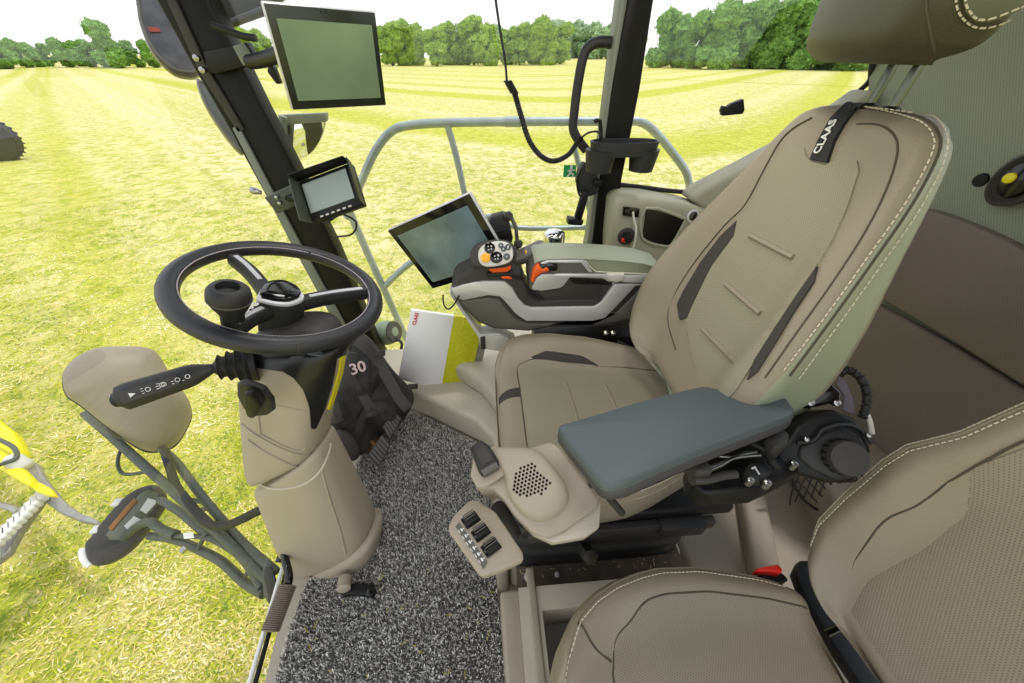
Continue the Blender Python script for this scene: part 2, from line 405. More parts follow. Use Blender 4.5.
# ================================================================ OUTSIDE
GZ = -2.0
def field_mat():
    m = D.materials.new('mown_grass_field'); m.use_nodes = True; nt = m.node_tree; b = nt.nodes['Principled BSDF']; b.inputs['Roughness'].default_value = .9
    b.inputs['Specular IOR Level'].default_value = .1
    L = nt.links.new; N = nt.nodes.new
    tc = N('ShaderNodeTexCoord')
    def noise_(scale, det=4, dist=0, src=None, rough=.55):
        n = N('ShaderNodeTexNoise'); n.inputs['Scale'].default_value = scale; n.inputs['Detail'].default_value = det; n.inputs['Distortion'].default_value = dist; n.inputs['Roughness'].default_value = rough
        L(src or tc.outputs['Object'], n.inputs['Vector']); return n.outputs['Fac']
    def ramp(f, a, b_, ca, cb):
        r = N('ShaderNodeValToRGB'); e = r.color_ramp.elements; e[0].position = a; e[1].position = b_; e[0].color = ca; e[1].color = cb
        L(f, r.inputs['Fac']); return r.outputs['Color']
    def mixc(f, a, c):
        x = N('ShaderNodeMix'); x.data_type = 'RGBA'; L(f, x.inputs[0]); L(a, x.inputs[6]); L(c, x.inputs[7]); return x.outputs[2]
    W = (1, 1, 1, 1); K = (0, 0, 0, 1)
    # swath rings: distance from the far centre of the curved mowing pattern
    sx = N('ShaderNodeSeparateXYZ'); L(tc.outputs['Object'], sx.inputs[0])
    def M(op, a, b=0.0, c=0.0):
        q = N('ShaderNodeMath'); q.operation = op
        for i, v_ in enumerate((a, b, c)):
            if isinstance(v_, (int, float)): q.inputs[i].default_value = v_
            else: L(v_, q.inputs[i])
        return q.outputs[0]
    xa = M('SUBTRACT', sx.outputs['X'], 8.0); xs_ = M('SQRT', M('ADD', M('MULTIPLY', xa, xa), 60.0))
    sv = M('ADD', M('MULTIPLY', sx.outputs['Y'], .62), M('MULTIPLY', xs_, -.70))
    cmb = N('ShaderNodeCombineXYZ'); L(sv, cmb.inputs[0])
    nz = N('ShaderNodeTexNoise'); nz.inputs['Scale'].default_value = .25; nz.inputs['Detail'].default_value = 2; L(tc.outputs['Object'], nz.inputs['Vector'])
    add = N('ShaderNodeVectorMath'); add.operation = 'MULTIPLY_ADD'; add.inputs[1].default_value = (1.6, 0, 0); L(nz.outputs['Color'], add.inputs[0]); L(cmb.outputs[0], add.inputs[2])
    bands = noise_(.21, 2, 0, add.outputs[0], .5)
    fine = noise_(.45, 2, 0, add.outputs[0], .6)
    straw = ramp(noise_(1.3, 6), .3, .72, lin((222, 206, 152)), lin((240, 222, 192)))
    green = ramp(noise_(2.1, 6), .3, .7, lin((172, 174, 52)), lin((208, 198, 92)))
    base = mixc(ramp(bands, .40, .52, W, K), straw, green)
    base = mixc(ramp(fine, .42, .62, K, (.45, .45, .45, 1)), base, green)
    # patches close to the machine
    p1 = ramp(noise_(2.6, 8, .6, rough=.7), .45, .57, K, (.8, .8, .8, 1))
    dg = ramp(noise_(8, 6), .35, .7, lin((128, 148, 30)), lin((198, 194, 58)))
    base = mixc(p1, base, dg)
    p2 = ramp(noise_(5.5, 10, 1.2, rough=.75), .54, .66, K, (.85, .85, .85, 1))
    pale = ramp(noise_(18, 5), .35, .7, lin((222, 200, 128)), lin((248, 238, 196)))
    base = mixc(p2, base, pale)
    p3 = ramp(noise_(14, 8, .5, rough=.8), .50, .68, K, (.6, .6, .6, 1))
    base = mixc(p3, base, dg)
    # ranker strip of grass beside the machine's track, painted darker where glass reflection thins
    dt = N('ShaderNodeVectorMath'); dt.operation = 'DOT_PRODUCT'; dt.inputs[1].default_value = (.787, .617, 0); L(tc.outputs['Object'], dt.inputs[0])
    a1 = N('ShaderNodeMath'); a1.operation = 'MULTIPLY_ADD'; L(noise_(.5, 4), a1.inputs[0]); a1.inputs[1].default_value = 2.4; L(dt.outputs['Value'], a1.inputs[2])
    a2 = N('ShaderNodeMath'); a2.operation = 'ADD'; L(a1.outputs[0], a2.inputs[0]); a2.inputs[1].default_value = 1.9
    a3 = N('ShaderNodeMath'); a3.operation = 'ABSOLUTE'; L(a2.outputs[0], a3.inputs[0])
    strip = ramp(a3.outputs[0], .0, 1.0, (1, 1, 1, 1), K); strip.node.color_ramp.elements[0].position = .45
    base = mixc(strip, base, ramp(noise_(3, 8, .5, rough=.7), .35, .65, lin((112, 146, 14)), lin((190, 196, 30))))
    L(base, b.inputs['Base Color'])
    bp = N('ShaderNodeBump'); bp.inputs['Distance'].default_value = .1; bp.inputs['Strength'].default_value = .5
    L(noise_(9, 10, .4, rough=.75), bp.inputs['Height']); L(bp.outputs['Normal'], b.inputs['Normal'])
    return m
def ground():
    # gently rolling sheet, finer near the machine
    vs = []; fs = []; xs = [-600, -300, -150, -80, -40, -20, -10, 0, 10, 20, 40, 80, 150, 300, 600]; ys = [-300, -100, -40, -15, 0, 5, 10, 20, 40, 80, 140, 220, 320, 420, 560]
    for y in ys:
        for x in xs:
            d = math.hypot(x, y); z = GZ + (0 if d < 60 else math.sin(x * .011) * .4 * min(1, (d - 60) / 100)) + max(0, d - 230) * .012
            vs.append((x, y, z))
    n = len(xs)
    for j in range(len(ys) - 1):
        for i in range(n - 1): a = j * n + i; fs.append((a, a + 1, a + n + 1, a + n))
    o = mesh('ground', vs, fs, field_mat()); return struct(o)
gr = ground()
def turf():
    rnd = random.Random(21); cols = [mat('turf_green', (118, 146, 34), .8), mat('turf_lime', (188, 192, 44), .8), mat('turf_straw', (232, 212, 132), .8), mat('turf_pale', (250, 240, 200), .8)]
    vs = []; fs = []; fm = []
    for i in range(170000):
        r_ = math.exp(rnd.uniform(math.log(.9), math.log(15))); a = math.radians(rnd.uniform(60, 195)); x = -.3 + r_ * math.cos(a); y = .2 + r_ * math.sin(a)
        if -.75 < x < 1.5 and y < 1.5: continue
        q = noise.noise(V((x * .9, y * .9, 0))) + .6 * noise.noise(V((x * 3.1, y * 3.1, 4))); k = q + rnd.gauss(0, .35)
        m_ = 0 if k < -.42 else (1 if k < .12 else (2 if k < .6 else 3))
        a = rnd.uniform(0, 6.28); L_ = rnd.uniform(.012, .045) * (1 + r_ * .08); w = rnd.uniform(.002, .006) * (1 + r_ * .1); dx, dy = math.cos(a), math.sin(a); n = len(vs); z = GZ + .005
        vs += [(x - dy * w, y + dx * w, z), (x + dy * w, y - dx * w, z), (x + dx * L_, y + dy * L_, z + rnd.uniform(.004, .03))]; fs.append((n, n + 1, n + 2)); fm.append(m_)
    o = mesh('cut_grass', vs, fs, cols[0], None, smooth=False, mats=cols[1:], fm=fm); tag(o, 'loose cut grass and straw lying over the field around the cab', 'grass', kind='stuff')
turf()
# keep texture space in world metres
def foliage(name, c1, c2):
    m = D.materials.new(name); m.use_nodes = True; nt = m.node_tree; b = nt.nodes['Principled BSDF']; b.inputs['Roughness'].default_value = .8; b.inputs['Specular IOR Level'].default_value = .2
    tc = nt.nodes.new('ShaderNodeTexCoord'); n = nt.nodes.new('ShaderNodeTexNoise'); n.inputs['Scale'].default_value = 1.6; n.inputs['Detail'].default_value = 9; n.inputs['Roughness'].default_value = .75
    r = nt.nodes.new('ShaderNodeValToRGB'); r.color_ramp.elements[0].position = .36; r.color_ramp.elements[1].position = .64
    r.color_ramp.elements[0].color = lin(c1); r.color_ramp.elements[1].color = lin(c2)
    nt.links.new(tc.outputs['Object'], n.inputs['Vector']); nt.links.new(n.outputs['Fac'], r.inputs['Fac']); nt.links.new(r.outputs['Color'], b.inputs['Base Color'])
    return m
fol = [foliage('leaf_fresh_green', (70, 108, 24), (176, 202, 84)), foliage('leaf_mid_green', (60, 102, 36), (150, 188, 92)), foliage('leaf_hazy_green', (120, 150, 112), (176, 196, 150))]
import bmesh
def ico_blob(r, c, seed, sq=.85, sub=3, amp=.25):
    bm = bmesh.new(); bmesh.ops.create_icosphere(bm, subdivisions=sub, radius=1)
    vs = []
    for v in bm.verts:
        d = v.co.normalized(); q = d * 2.2 + V((seed * 7.3, seed * 3.1, 0)); k = 1 + amp * noise.noise(q) * 2 + amp * .8 * noise.noise(q * 3.1) + amp * .5 * noise.noise(q * 8)
        vs.append(V(c) + V((d.x * r * k, d.y * r * k, d.z * r * k * sq)))
    fs = [tuple(x.index for x in f.verts) for f in bm.faces]; bm.free(); return vs, fs
def make_tree(h, w, kind, seed, label, group, loc):
    rnd = random.Random(seed); t = thing('field_tree', loc, label, 'tree', group); z0 = loc[2]
    tk = MB(); tk.add(g_lathe([(w * .05, 0), (w * .035, h * .35), (w * .012, h * .8)], loc, (0, 0, 1), res=8)); tk.build('trunk', bark, t)
    mb = MB()
    for i in range(15):
        f = rnd.random(); zz = h * (.12 + .72 * f); rr = w * .5 * (1 - abs(f - .4) * .8); a = rnd.random() * 6.28; q = rnd.random() ** .5 * rr * .75
        mb.add(ico_blob(w * rnd.uniform(.15, .27), (loc[0] + math.cos(a) * q, loc[1] + math.sin(a) * q, z0 + zz), seed + i * 1.7, sub=3))
    mb.build('crown', fol[kind], t, smooth=False)
    lf = MB(); base_v = list(mb.v)
    for q in range(5200):
        p = base_v[rnd.randrange(len(base_v))]; p = p + V((rnd.gauss(0, 1), rnd.gauss(0, 1), rnd.gauss(0, 1))) * (w * .022); s = w * rnd.uniform(.012, .03)
        a = V((rnd.gauss(0, 1), rnd.gauss(0, 1), rnd.gauss(0, 1))).normalized() * s; b = a.orthogonal().normalized() * s
        n_ = len(lf.v); lf.v += [p - a, p + b, p + a, p - b]; lf.f.append((n_, n_ + 1, n_ + 2, n_ + 3))
    mesh('leaves', lf.v, lf.f, fol[kind], t, smooth=False)['kind'] = 'stuff'; return t
TREES = {}
def copy_tree(root, loc, rz, sc, label, group):
    r = root.copy(); COL.objects.link(r); r.location = V(loc); r.rotation_euler = (0, 0, rz); r.scale = (sc, sc, sc); r['label'] = label; r['group'] = group
    for ch in list(root.children):
        c = ch.copy(); COL.objects.link(c); c.parent = r
    return r
def hdir(px, dist):
    r = ray(px, 58); d = V((r.x, r.y, 0)); return d.normalized() * dist
def treeline(px0, px1, n, ytop, dist, kind, label, group, seed, wid=1.0, base=None):
    rnd = random.Random(seed)
    for i in range(n):
        px = px0 + (px1 - px0) * (i + .5) / n + rnd.uniform(-3, 3); d = dist * rnd.uniform(.93, 1.08)
        p = hdir(px, d); z = GZ + max(0, d - 230) * .012 - .3
        yt = (ytop(px) if callable(ytop) else ytop) + rnd.uniform(-3, 4)
        r = ray(px, yt); top = 1.2 + r.z / math.hypot(r.x, r.y) * d; h = max(top - z, 4)
        key = (kind, i % 3)
        if key not in TREES: TREES[key] = (make_tree(h, h * .8 * wid, kind, seed + i, label, group, (p.x, p.y, z)), h)
        else:
            t, h0 = TREES[key]; copy_tree(t, (p.x, p.y, z), rnd.uniform(0, 6.28), h / h0, label, group)
treeline(385, 568, 13, lambda x: 22 + 5 * math.sin(x * .09), 240, 0, 'bright green tree in the hedgerow between the upper monitor and the window pillar', 'hedgerow trees across the field', 11)
treeline(652, 880, 12, lambda x: interp(x, [(650, 14), (720, -4), (880, -16)]), 170, 1, 'tall leafy tree in the wood seen through the rear side window', 'woodland trees behind the rear side window', 40)
treeline(240, 275, 3, lambda x: 28, 230, 0, 'small green tree glimpsed left of the upper monitor', 'trees left of the upper monitor', 77)
treeline(-30, 185, 15, lambda x: interp(x, [(0, 40), (60, 40), (90, 36), (150, 38)]), 260, 1, 'low dark green tree in the hedge seen through the windscreen', 'hedge trees beyond the windscreen', 95)
treeline(104, 124, 1, lambda x: 22, 235, 1, 'taller round tree standing above the hedge beyond the windscreen', 'tall tree beyond the windscreen', 131)
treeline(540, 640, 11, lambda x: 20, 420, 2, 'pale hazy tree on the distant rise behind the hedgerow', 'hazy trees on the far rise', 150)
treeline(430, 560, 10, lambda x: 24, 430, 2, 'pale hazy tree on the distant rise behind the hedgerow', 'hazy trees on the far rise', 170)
# far left trailer wheel
def wheel_thing():
    c = at(-14, 132, 13.5); ax = V((.25, -.9, 0)).normalized()
    t = thing('trailer_wheel', (c.x, c.y, GZ), 'large dark treaded wheel at the far left edge of the field', 'wheel')
    prof = [(.30, -.26), (.62, -.24), (.72, -.2), (.74, 0), (.72, .2), (.62, .24), (.30, .26)]; o = V((c.x, c.y, GZ + .74))
    mb = MB().add(g_lathe(prof, o, ax, res=40)); x, y, n = frame(ax)
    for k in range(26):
        a = k * 2 * math.pi / 26; r = x * math.cos(a) + y * math.sin(a); tt = ax
        for s in (-1, 1): mb.add(g_box(o + r * .755 + ax * (.1 * s), (.05, .2, .05), (r, (ax + r.cross(ax) * .4 * s).normalized(), r.cross(ax))))
    mb.build('tyre', tyre, t); lathe('hub', [(.3, -.2), (.28, -.1), (.1, -.08), (.1, -.28), (.02, -.28)], o, ax, machgrey, t)
wheel_thing()
# yellow header machine at lower left
def header_machine():
    o0 = at(30, 520, 2.4); t = thing('yellow_header_attachment', (o0.x, o0.y, GZ), 'yellow and grey harvesting header poking in at the lower left edge over the grass', 'machine part')
    n = V((0, 0, 1)); Z = -1.1
    prism('hood', trZ([(-170, 290), (-30, 395), (0, 421), (12, 430), (20, 448), (8, 462), (-40, 430), (-190, 340)], Z), (0, 0, -.12), yel, t, bevel=.02)
    prism('guard', trZ([(-190, 345), (-40, 430), (0, 449), (14, 460), (31, 478), (29, 486), (14, 478), (-10, 463), (-40, 450), (-200, 380)], Z + .05), (0, 0, -.1), yel, t, bevel=.02)
    prism('tip_cover', trZ([(32, 484), (40, 482), (50, 488), (54, 495), (44, 494), (33, 490)], Z), (0, 0, -.05), yel, t, bevel=.01)
    tube('hydraulic_pipe', trZ([(-20, 432), (0, 440), (14, 448), (16, 458), (2, 464), (-15, 470)], Z + .1), .014, greenish, t)
    prism('divider_arm', trZ([(22, 466), (36, 462), (42, 475), (52, 488), (62, 500), (78, 512), (96, 519), (98, 524), (78, 520), (58, 512), (42, 500), (40, 488), (30, 480)], Z - .15), (0, 0, -.06), machgrey, t, bevel=.01)
    lathe('cylinder_end', [(.03, 0), (.05, .02), (.05, .12), (.02, .14)], on(28, 468, (0, 0, Z), n), (-.5, .2, .5), lightgrey, t)
    prism('knife_bar', trZ([(-160, 640), (-30, 548), (0, 536), (22, 508), (40, 496), (42, 500), (20, 530), (8, 552), (-30, 580), (-150, 690)], Z - .2), (0, 0, -.05), machgrey, t, bevel=.01)
    for k in range(10):
        f = k / 9; c = on(-8 + 50 * f, 546 - 50 * f + (8 if k == 0 else 0), (0, 0, Z - .12), n)
        box('chain_tooth', c, (.1, .05, .05), lightgrey, t, ax=frame((0, 0, 1), (.7, .7, 0)), bevel=.01)
    tube('pivot_rod', trZ([(-20, 500), (0, 505), (12, 508), (18, 512)], Z - .1), .02, machgrey, t)
header_machine()
# ================================================================ CAB SHELL
floor = prism('floor', [(-.66, 1.28, -.05), (-.66, .45, -.05), (-.615, .30, -.05), (-.59, .10, -.05), (-.55, -.45, -.05), (1.27, -.45, -.05), (1.27, 1.28, -.05)], (0, 0, .05), beige, bevel=.004); struct(floor)
sill = MB(); sill.add(g_tube([(-.68, 1.2, .0), (-.675, .6, .0), (-.628, .10, .0), (-.585, -.45, .0)], .006, res=8)).build('trim_1', white)['kind'] = 'structure'
rub = MB(); rub.add(g_tube([(-.668, 1.2, -.005), (-.663, .6, -.005), (-.616, .10, -.005), (-.573, -.45, -.005)], .006, res=8)).build('trim_2', black)['kind'] = 'structure'
# windscreen: curved pane from floor to roof, bulging forwards
def windscreen():
    vs = []; fs = []; NY = 24; NZ = 14
    for j in range(NZ + 1):
        z = -.02 + 1.85 * j / NZ
        for i in range(NY + 1):
            y = -.45 + 1.75 * i / NY; a = (y - .42) / .88
            x = -.70 - .06 * j / NZ - .18 * math.sin(math.pi * min(z + .02, 1.8) / 2.4) + .12 * a * a
            x0 = interp(y, [(-.45, -.57), (.10, -.61), (.30, -.64), (.45, -.70), (1.3, -.70)])
            f = min(1, z / .5); x = x0 * (1 - f) + min(x, x0) * f if z > 0 else x0
            vs.append((x, y, z))
    for j in range(NZ):
        for i in range(NY): a = j * (NY + 1) + i; fs.append((a, a + 1, a + NY + 2, a + NY + 1))
    o = mesh('window_1', vs, fs, glass_f); return struct(o)
windscreen()
struct(prism('window_2', [(-.66, 1.325, .12), (.44, 1.325, .12), (.5, 1.325, 1.75), (-.84, 1.325, 1.75)], (0, .004, 0), glass, smooth=False))
struct(prism('window_3', trY([(624, 183), (690, 185), (745, 160), (815, 120), (872, 78), (884, 0), (884, -60), (655, -60), (640, 60)], 1.325), (0, .004, 0), glass, smooth=False))
# rear side window gasket
struct(tube('trim_3', trY([(612, 184), (640, 187), (672, 191), (690, 191), (706, 182), (752, 157), (815, 122), (865, 86), (872, 66), (882, 10), (890, -50)], 1.29), .008, rubber, sm=4))
# pillars
pa = MB().add(g_prism(trY([(108, -85), (150, -10), (194, 70), (228, 128), (262, 190), (300, 262), (336, 318), (362, 372), (400, 382), (378, 348), (336, 250), (290, 160), (262, 108), (203, -10), (163, -85)], 1.27), (0, .07, 0)))
struct(pa.build('trim_4', pillar_m, bevel=.008))
struct(prism('trim_5', trY([(232, 128), (238, 126), (300, 243), (344, 322), (366, 374), (360, 374), (336, 326), (292, 246)], 1.262), (0, .02, 0), pillar_g, bevel=.002))
struct(prism('trim_6', trY([(120, -85), (129, -85), (171, -10), (206, 66), (244, 130), (238, 133), (198, 70), (162, -10)], 1.262), (0, .02, 0), anth2, bevel=.002))
struct(prism('trim_7', trY([(668, -85), (656, -12), (640, 90), (622, 180), (613, 262), (590, 262), (600, 180), (612, 90), (630, -12), (643, -85)], 1.262), (0, .07, 0), pillar_m, bevel=.006))
struct(prism('trim_8', trY([(644, -85), (631, -12), (613, 90), (601, 180), (591, 262), (583, 262), (588, 240), (598, 165), (609, 80), (622, -12), (634, -85)], 1.268), (0, .06, 0), pillar_g, bevel=.004))
# right-hand ledge / plinth in front of the seat
struct(prism('trim_9', [(-.70, 1.3, 0), (-.52, 1.12, 0), (-.345, 1.02, 0), (-.07, .845, 0), (-.01, .76, 0), (-.01, .45, 0), (.02, .34, 0), (.50, .34, 0), (.50, 1.3, 0)], (0, 0, .14), beige_light, bevel=.02, bseg=3))
struct(prism('trim_10', [(-.30, 1.30, .14), (-.23, 1.13, .14), (-.05, .96, .14), (.015, .84, .14), (.05, .62, .14), (.3, .62, .14), (.3, 1.30, .14)], (0, 0, .10), beige_light, bevel=.03, bseg=3))
# buddy seat box
bb = MB(); 
def buddy_box():
    # top with a recessed cup tray; built as a rim of four pieces plus a sunk tray
    Z = .235
    t = thing('seat_box', (.35, -.05, 0), 'beige plastic box with a recessed tray carrying the passenger seat beside the black mat', 'storage box')
    mb = MB()
    x0, x1, y0, y1 = .035, .44, -.42, .272; a0, a1, b0, b1 = .085, .30, -.05, .225
    for (p, q, r, s) in ((x0, a0, y0, y1), (a1, x1, y0, y1), (a0, a1, y0, b0), (a0, a1, b1, y1)):
        mb.add(g_box(((p + q) / 2, (r + s) / 2, Z / 2), (q - p, s - r, Z)))
    mb.build('body', beige_light, t, bevel=.0)
    prism('step_face', [(-.012, .272, 0), (.036, .272, 0), (.036, -.42, 0), (.012, -.42, 0)], (0.004, 0, Z - .01), beige, t, bevel=.008)
    prism('tray', [(a0, b0, .09), (a1, b0, .09), (a1, b1, .09), (a0, b1, .09)], (0, 0, .02), anth, t, bevel=0)
    lathe('cup_holder', [(.052, 0), (.052, .045), (.044, .045), (.042, .008), (.005, .008)], (.16, .14, .11), (0, 0, 1), anth2, t)
    box('rim_lip', (.066, .0, Z + .004), (.02, .62, .008), beige, t)
buddy_box()
struct(box('trim_11', (.0, .43, .08), (.035, .20, .16), beige, bevel=.01))
# rear wall
RX = 1.22
def rear_wall():
    n = (1, 0, 0)
    def panel(name, poly, off, m, w=.03, bev=.012):
        P = trX(poly, RX - off); o = prism(name, P, (w + off, 0, 0), m, bevel=bev, bseg=3)
        me = o.data; uv = me.uv_layers.new(name='UVMap')
        for pl in me.polygons:
            for li in pl.loop_indices: c = me.vertices[me.loops[li].vertex_index].co; uv.data[li].uv = (c.y, c.z)
        return struct(o)
    panel('wall_rear', [(868, 72), (884, 20), (930, -60), (1200, -60), (1250, 500), (1250, 1000), (700, 560), (780, 380), (840, 300)], .0, wallfab)
    # soft curved shading on the wall lining, built as a darker panel
    P = smooth_path([on(a, b, (RX - .035, 0, 0), n) for a, b in [(915, 208), (940, 214), (985, 232), (1040, 262), (1130, 330)]], 6) + [on(a, b, (RX - .035, 0, 0), n) for a, b in [(1180, 470), (1020, 384), (950, 340), (870, 292)]]
    o = prism('trim_12', P, (.035, 0, 0), wallfab2, bevel=.012, bseg=3); struct(o)
    uv = o.data.uv_layers.new(name='UVMap')
    for pl in o.data.polygons:
        for li in pl.loop_indices: c = o.data.vertices[o.data.loops[li].vertex_index].co; uv.data[li].uv = (c.y, c.z)
    o = prism('trim_13', trX([(872, 302), (950, 346), (1020, 390), (1180, 480), (1200, 900), (980, 640), (820, 480), (780, 400)], RX - .03), (.03, 0, 0), wallfab2, bevel=.012, bseg=3); struct(o)
    uv = o.data.uv_layers.new(name='UVMap')
    for pl in o.data.polygons:
        for li in pl.loop_indices: c = o.data.vertices[o.data.loops[li].vertex_index].co; uv.data[li].uv = (c.y, c.z)
    o = prism('trim_14', [(RX - .02, -.45, 0), (RX - .02, 1.3, 0), (RX - .02, 1.3, .36), (RX - .02, -.45, .36)], (.05, 0, 0), beige, bevel=.01); struct(o)
    c = on(981, 180, (RX, 0, 0), n)
    tag(lathe('wall_plug', [(.001, .004), (.014, .004), (.016, .0), (.016, -.004)], c, (-1, 0, 0), black), 'small black round plug in the rear wall lining beside the seat back', 'plug')
    c = on(1021, 180, (RX - .01, 0, 0), n)
    t = thing('wall_speaker', c, 'oval black recess with a yellow spot at the right edge of the rear wall', 'speaker')
    lathe('bezel', [(.055, -.01), (.058, .010), (.050, .014), (.044, .004), (.03, 0)], c, (-1, 0, .1), anth2, t, sx=.8)
    lathe('cone', [(.040, .0), (.036, .010), (.014, .014)], c, (-1, 0, .1), blackg, t, sx=.8)
    lathe('dust_cap', [(.012, .010), (.010, .016), (.003, .018)], c + V((-.002, .012, 0)), (-1, 0, .1), yel, t)
rear_wall()
# side panel under the rear side window
def side_panel():
    Yp = 1.17
    P = [on(a, b, (0, Yp, 0), (0, 1, 0)) for a, b in [(608, 300), (610, 240), (614, 204), (618, 196), (650, 198), (690, 205), (712, 212), (740, 222), (800, 300)]]
    mb = MB(); mb.add(g_prism(P, (0, .14, 0))); struct(mb.build('wall_right', beige_panel, bevel=.025, bseg=4))
    # rising shoulder behind the seat
    P = [on(a, b, (0, 1.2, 0), (0, 1, 0)) for a, b in [(690, 200), (706, 189), (752, 166), (815, 133), (880, 88), (900, 200), (800, 320), (720, 222)]]
    struct(prism('trim_15', P, (0, .1, 0), beige_panel, bevel=.02, bseg=4))
    t = thing('storage_pocket', on(662, 245, (0, Yp, 0), (0, 1, 0)), 'dark open storage pocket with a beige rim in the right side panel', 'storage pocket')
    Q = trY([(646, 208), (683, 218), (684, 222), (672, 243), (664, 246), (642, 238)], Yp - .002)
    prism('opening', Q, (0, -.002, 0), blackg, t, bevel=.0)
    tube('rim', smooth_path(Q, 3, True), .0055, beige_panel, t, closed=True, sm=0)
    t = thing('switch_plate', on(632, 212, (0, Yp, 0), (0, 1, 0)), 'small black charging socket plate in the right side panel beside the pillar', 'socket')
    prism('plate', trY([(623, 206), (639, 208), (638, 217), (622, 215)], Yp - .001), (0, -.008, 0), blackg, t, bevel=.002)
    box('socket_face', on(627, 211, (0, Yp - .01, 0), (0, 1, 0)), (.012, .004, .010), anth2, t, bevel=.001)
    tag(tube('charging_cable', [on(a, b, (0, Yp - .02, 0), (0, 1, 0)) for a, b in [(633, 212), (634, 219), (636, 228), (635, 240), (633, 250), (632, 262)]], .0035, cable_w), 'white charging cable hanging from the socket in the side panel', 'cable')
    t = thing('isolator_knob', on(625, 236, (0, Yp, 0), (0, 1, 0)), 'round black rotary switch with a red key in the right side panel', 'switch')
    c = on(626, 236, (0, Yp, 0), (0, 1, 0))
    lathe('bezel', [(.030, -.002), (.030, .006), (.022, .008)], c, (0, -1, .1), anth2, t)
    lathe('knob', [(.018, .006), (.016, .028), (.004, .03)], c, (0, -1, .1), black, t, res=12)
    box('red_key', c + V((-.012, -.02, -.006)), (.018, .012, .016), red, t)
    t = thing('air_nozzle', on(690, 216, (0, Yp, 0), (0, 1, 0)), 'small round black air nozzle in the side panel close to the seat back', 'air vent')
    c = on(692, 216, (0, Yp, 0), (0, 1, 0)); lathe('ring', [(.022, -.002), (.022, .008), (.016, .010), (.014, .002)], c, (0, -1, .2), silver, t); lathe('core', [(.015, 0), (.014, .006), (.003, .007)], c, (0, -1, .2), blackg, t)
side_panel()
# roof with added fill lamps, above and behind the view
rf = MB().add(g_box((.24, .47, 1.62), (2.05, 1.76, .05))); struct(rf.build('ceiling', pillar_m, bevel=.02))
rc = thing('roof_console', at(230, 8, 1.0), 'dark olive roof liner corner at the top edge left of the upper monitor', 'roof liner')
hp = [at(193, -30, 1.15), at(208, -4, 1.15), at(224, 25, 1.15), at(262, 9, 1.05), at(280, -8, .95), at(300, -40, .9)]
prism('liner', hp, (0, .05, .06), mat('olive_black_liner', (26, 25, 14), .7, spec=.2), rc, bevel=.006)
tube('rubber_edge', [at(200, -22, 1.14), at(212, 4, 1.14), at(222, 27, 1.14), at(240, 20, 1.1), at(264, 11, 1.04), at(285, -8, .94)], .011, rubber, rc, sm=0)
# ================================================================ OPERATOR SEAT
def gauss(x, c, w): return math.exp(-((x - c) / w) ** 2)
seat = thing('operator_seat', (.3, .58, .14), 'grey-beige leather driver seat with a tall back, black strap and armrests on both sides', 'seat')
DU = V((.258, 0, .966)); DN = V((-.966, 0, .258))
BO = V((.49, .58, .85)); 
def back_prof(u, v):
    a = abs(u); b = interp(v, [(-.30, .045), (-.1, .055), (.05, .035), (.2, .012), (.3, .004)])
    return b * min(1, max(0, (a - .45) / .3)) ** 1.3 + .012 * (1 - a * a) * interp(v, [(-.3, 1), (.3, .4)])
BHW = [(-.28, .12), (-.265, .165), (-.24, .20), (-.20, .225), (-.15, .234), (-.10, .232), (-.03, .224), (.04, .206), (.10, .188), (.18, .164), (.23, .148), (.26, .136), (.285, .122), (.298, .104), (.308, .075)]
bk = Pad(BO, (0, 1, 0), DU, DN, -.28, .308, BHW, back_prof, lambda l: interp(l, [(-.28, .15), (-.1, .14), (.05, .115), (.15, .09), (.25, .07), (.31, .06)]), R=.035, Rs=.03, back=.9)
backrest = bk.body('backrest', leather, seat, 56, side=leather_side)
# side bolster skins in the paler leather, with double stitching
bt_ = bvh(*bk.geo)
def dr_uv(o, P):
    uv = o.data.uv_layers.new(name='UVMap'); ol = wloc(P) + o.location
    for pl in o.data.polygons:
        for li in pl.loop_indices:
            c = o.data.vertices[o.data.loops[li].vertex_index].co + ol; uv.data[li].uv = (c.y, (c - BO).dot(DU))
dr_uv(drape('centre_panel', [(789, 146), (805, 148), (807, 157), (813, 162), (827, 166), (834, 162), (842, 158), (858, 161), (860, 172), (849, 207), (834, 240), (817, 268), (796, 300), (775, 330), (755, 362), (735, 392), (715, 410), (704, 395), (692, 350), (686, 320), (699, 292), (722, 249), (738, 221), (752, 206), (768, 172), (778, 155)], bt_, perf, seat, off=.003, thick=.006, step=5), seat)
drape('side_insert', [(738, 221), (735, 236), (712, 267), (695, 302), (688, 318), (681, 320), (678, 305), (684, 292), (702, 262), (722, 236)], bt_, fab_dark, seat, off=.0045, thick=.006, step=4)
drape('side_insert', [(818, 267), (815, 282), (793, 315), (775, 345), (758, 372), (748, 380), (756, 360), (775, 330), (797, 297)], bt_, fab_dark, seat, off=.0045, thick=.006, step=4)
def sm_(nm, pts, r=.0014, off=0.0, m=seam): mesh(nm, *g_tube(dpath(pts, bt_, off), r, res=6, sm=0), m, seat)
sm_('panel_seam', [(857, 124), (874, 124), (888, 129), (897, 141), (896, 160), (886, 190), (865, 232), (832, 283), (795, 335), (765, 378)])
sm_('panel_seam', [(812, 118), (794, 128), (780, 142), (764, 170), (745, 205), (725, 225), (695, 262), (676, 292), (668, 318), (676, 350)], off=.001)
sm_('piping', [(880, 111), (922, 118), (938, 133), (938, 155), (912, 205), (870, 266), (835, 315), (790, 376)], .0018)
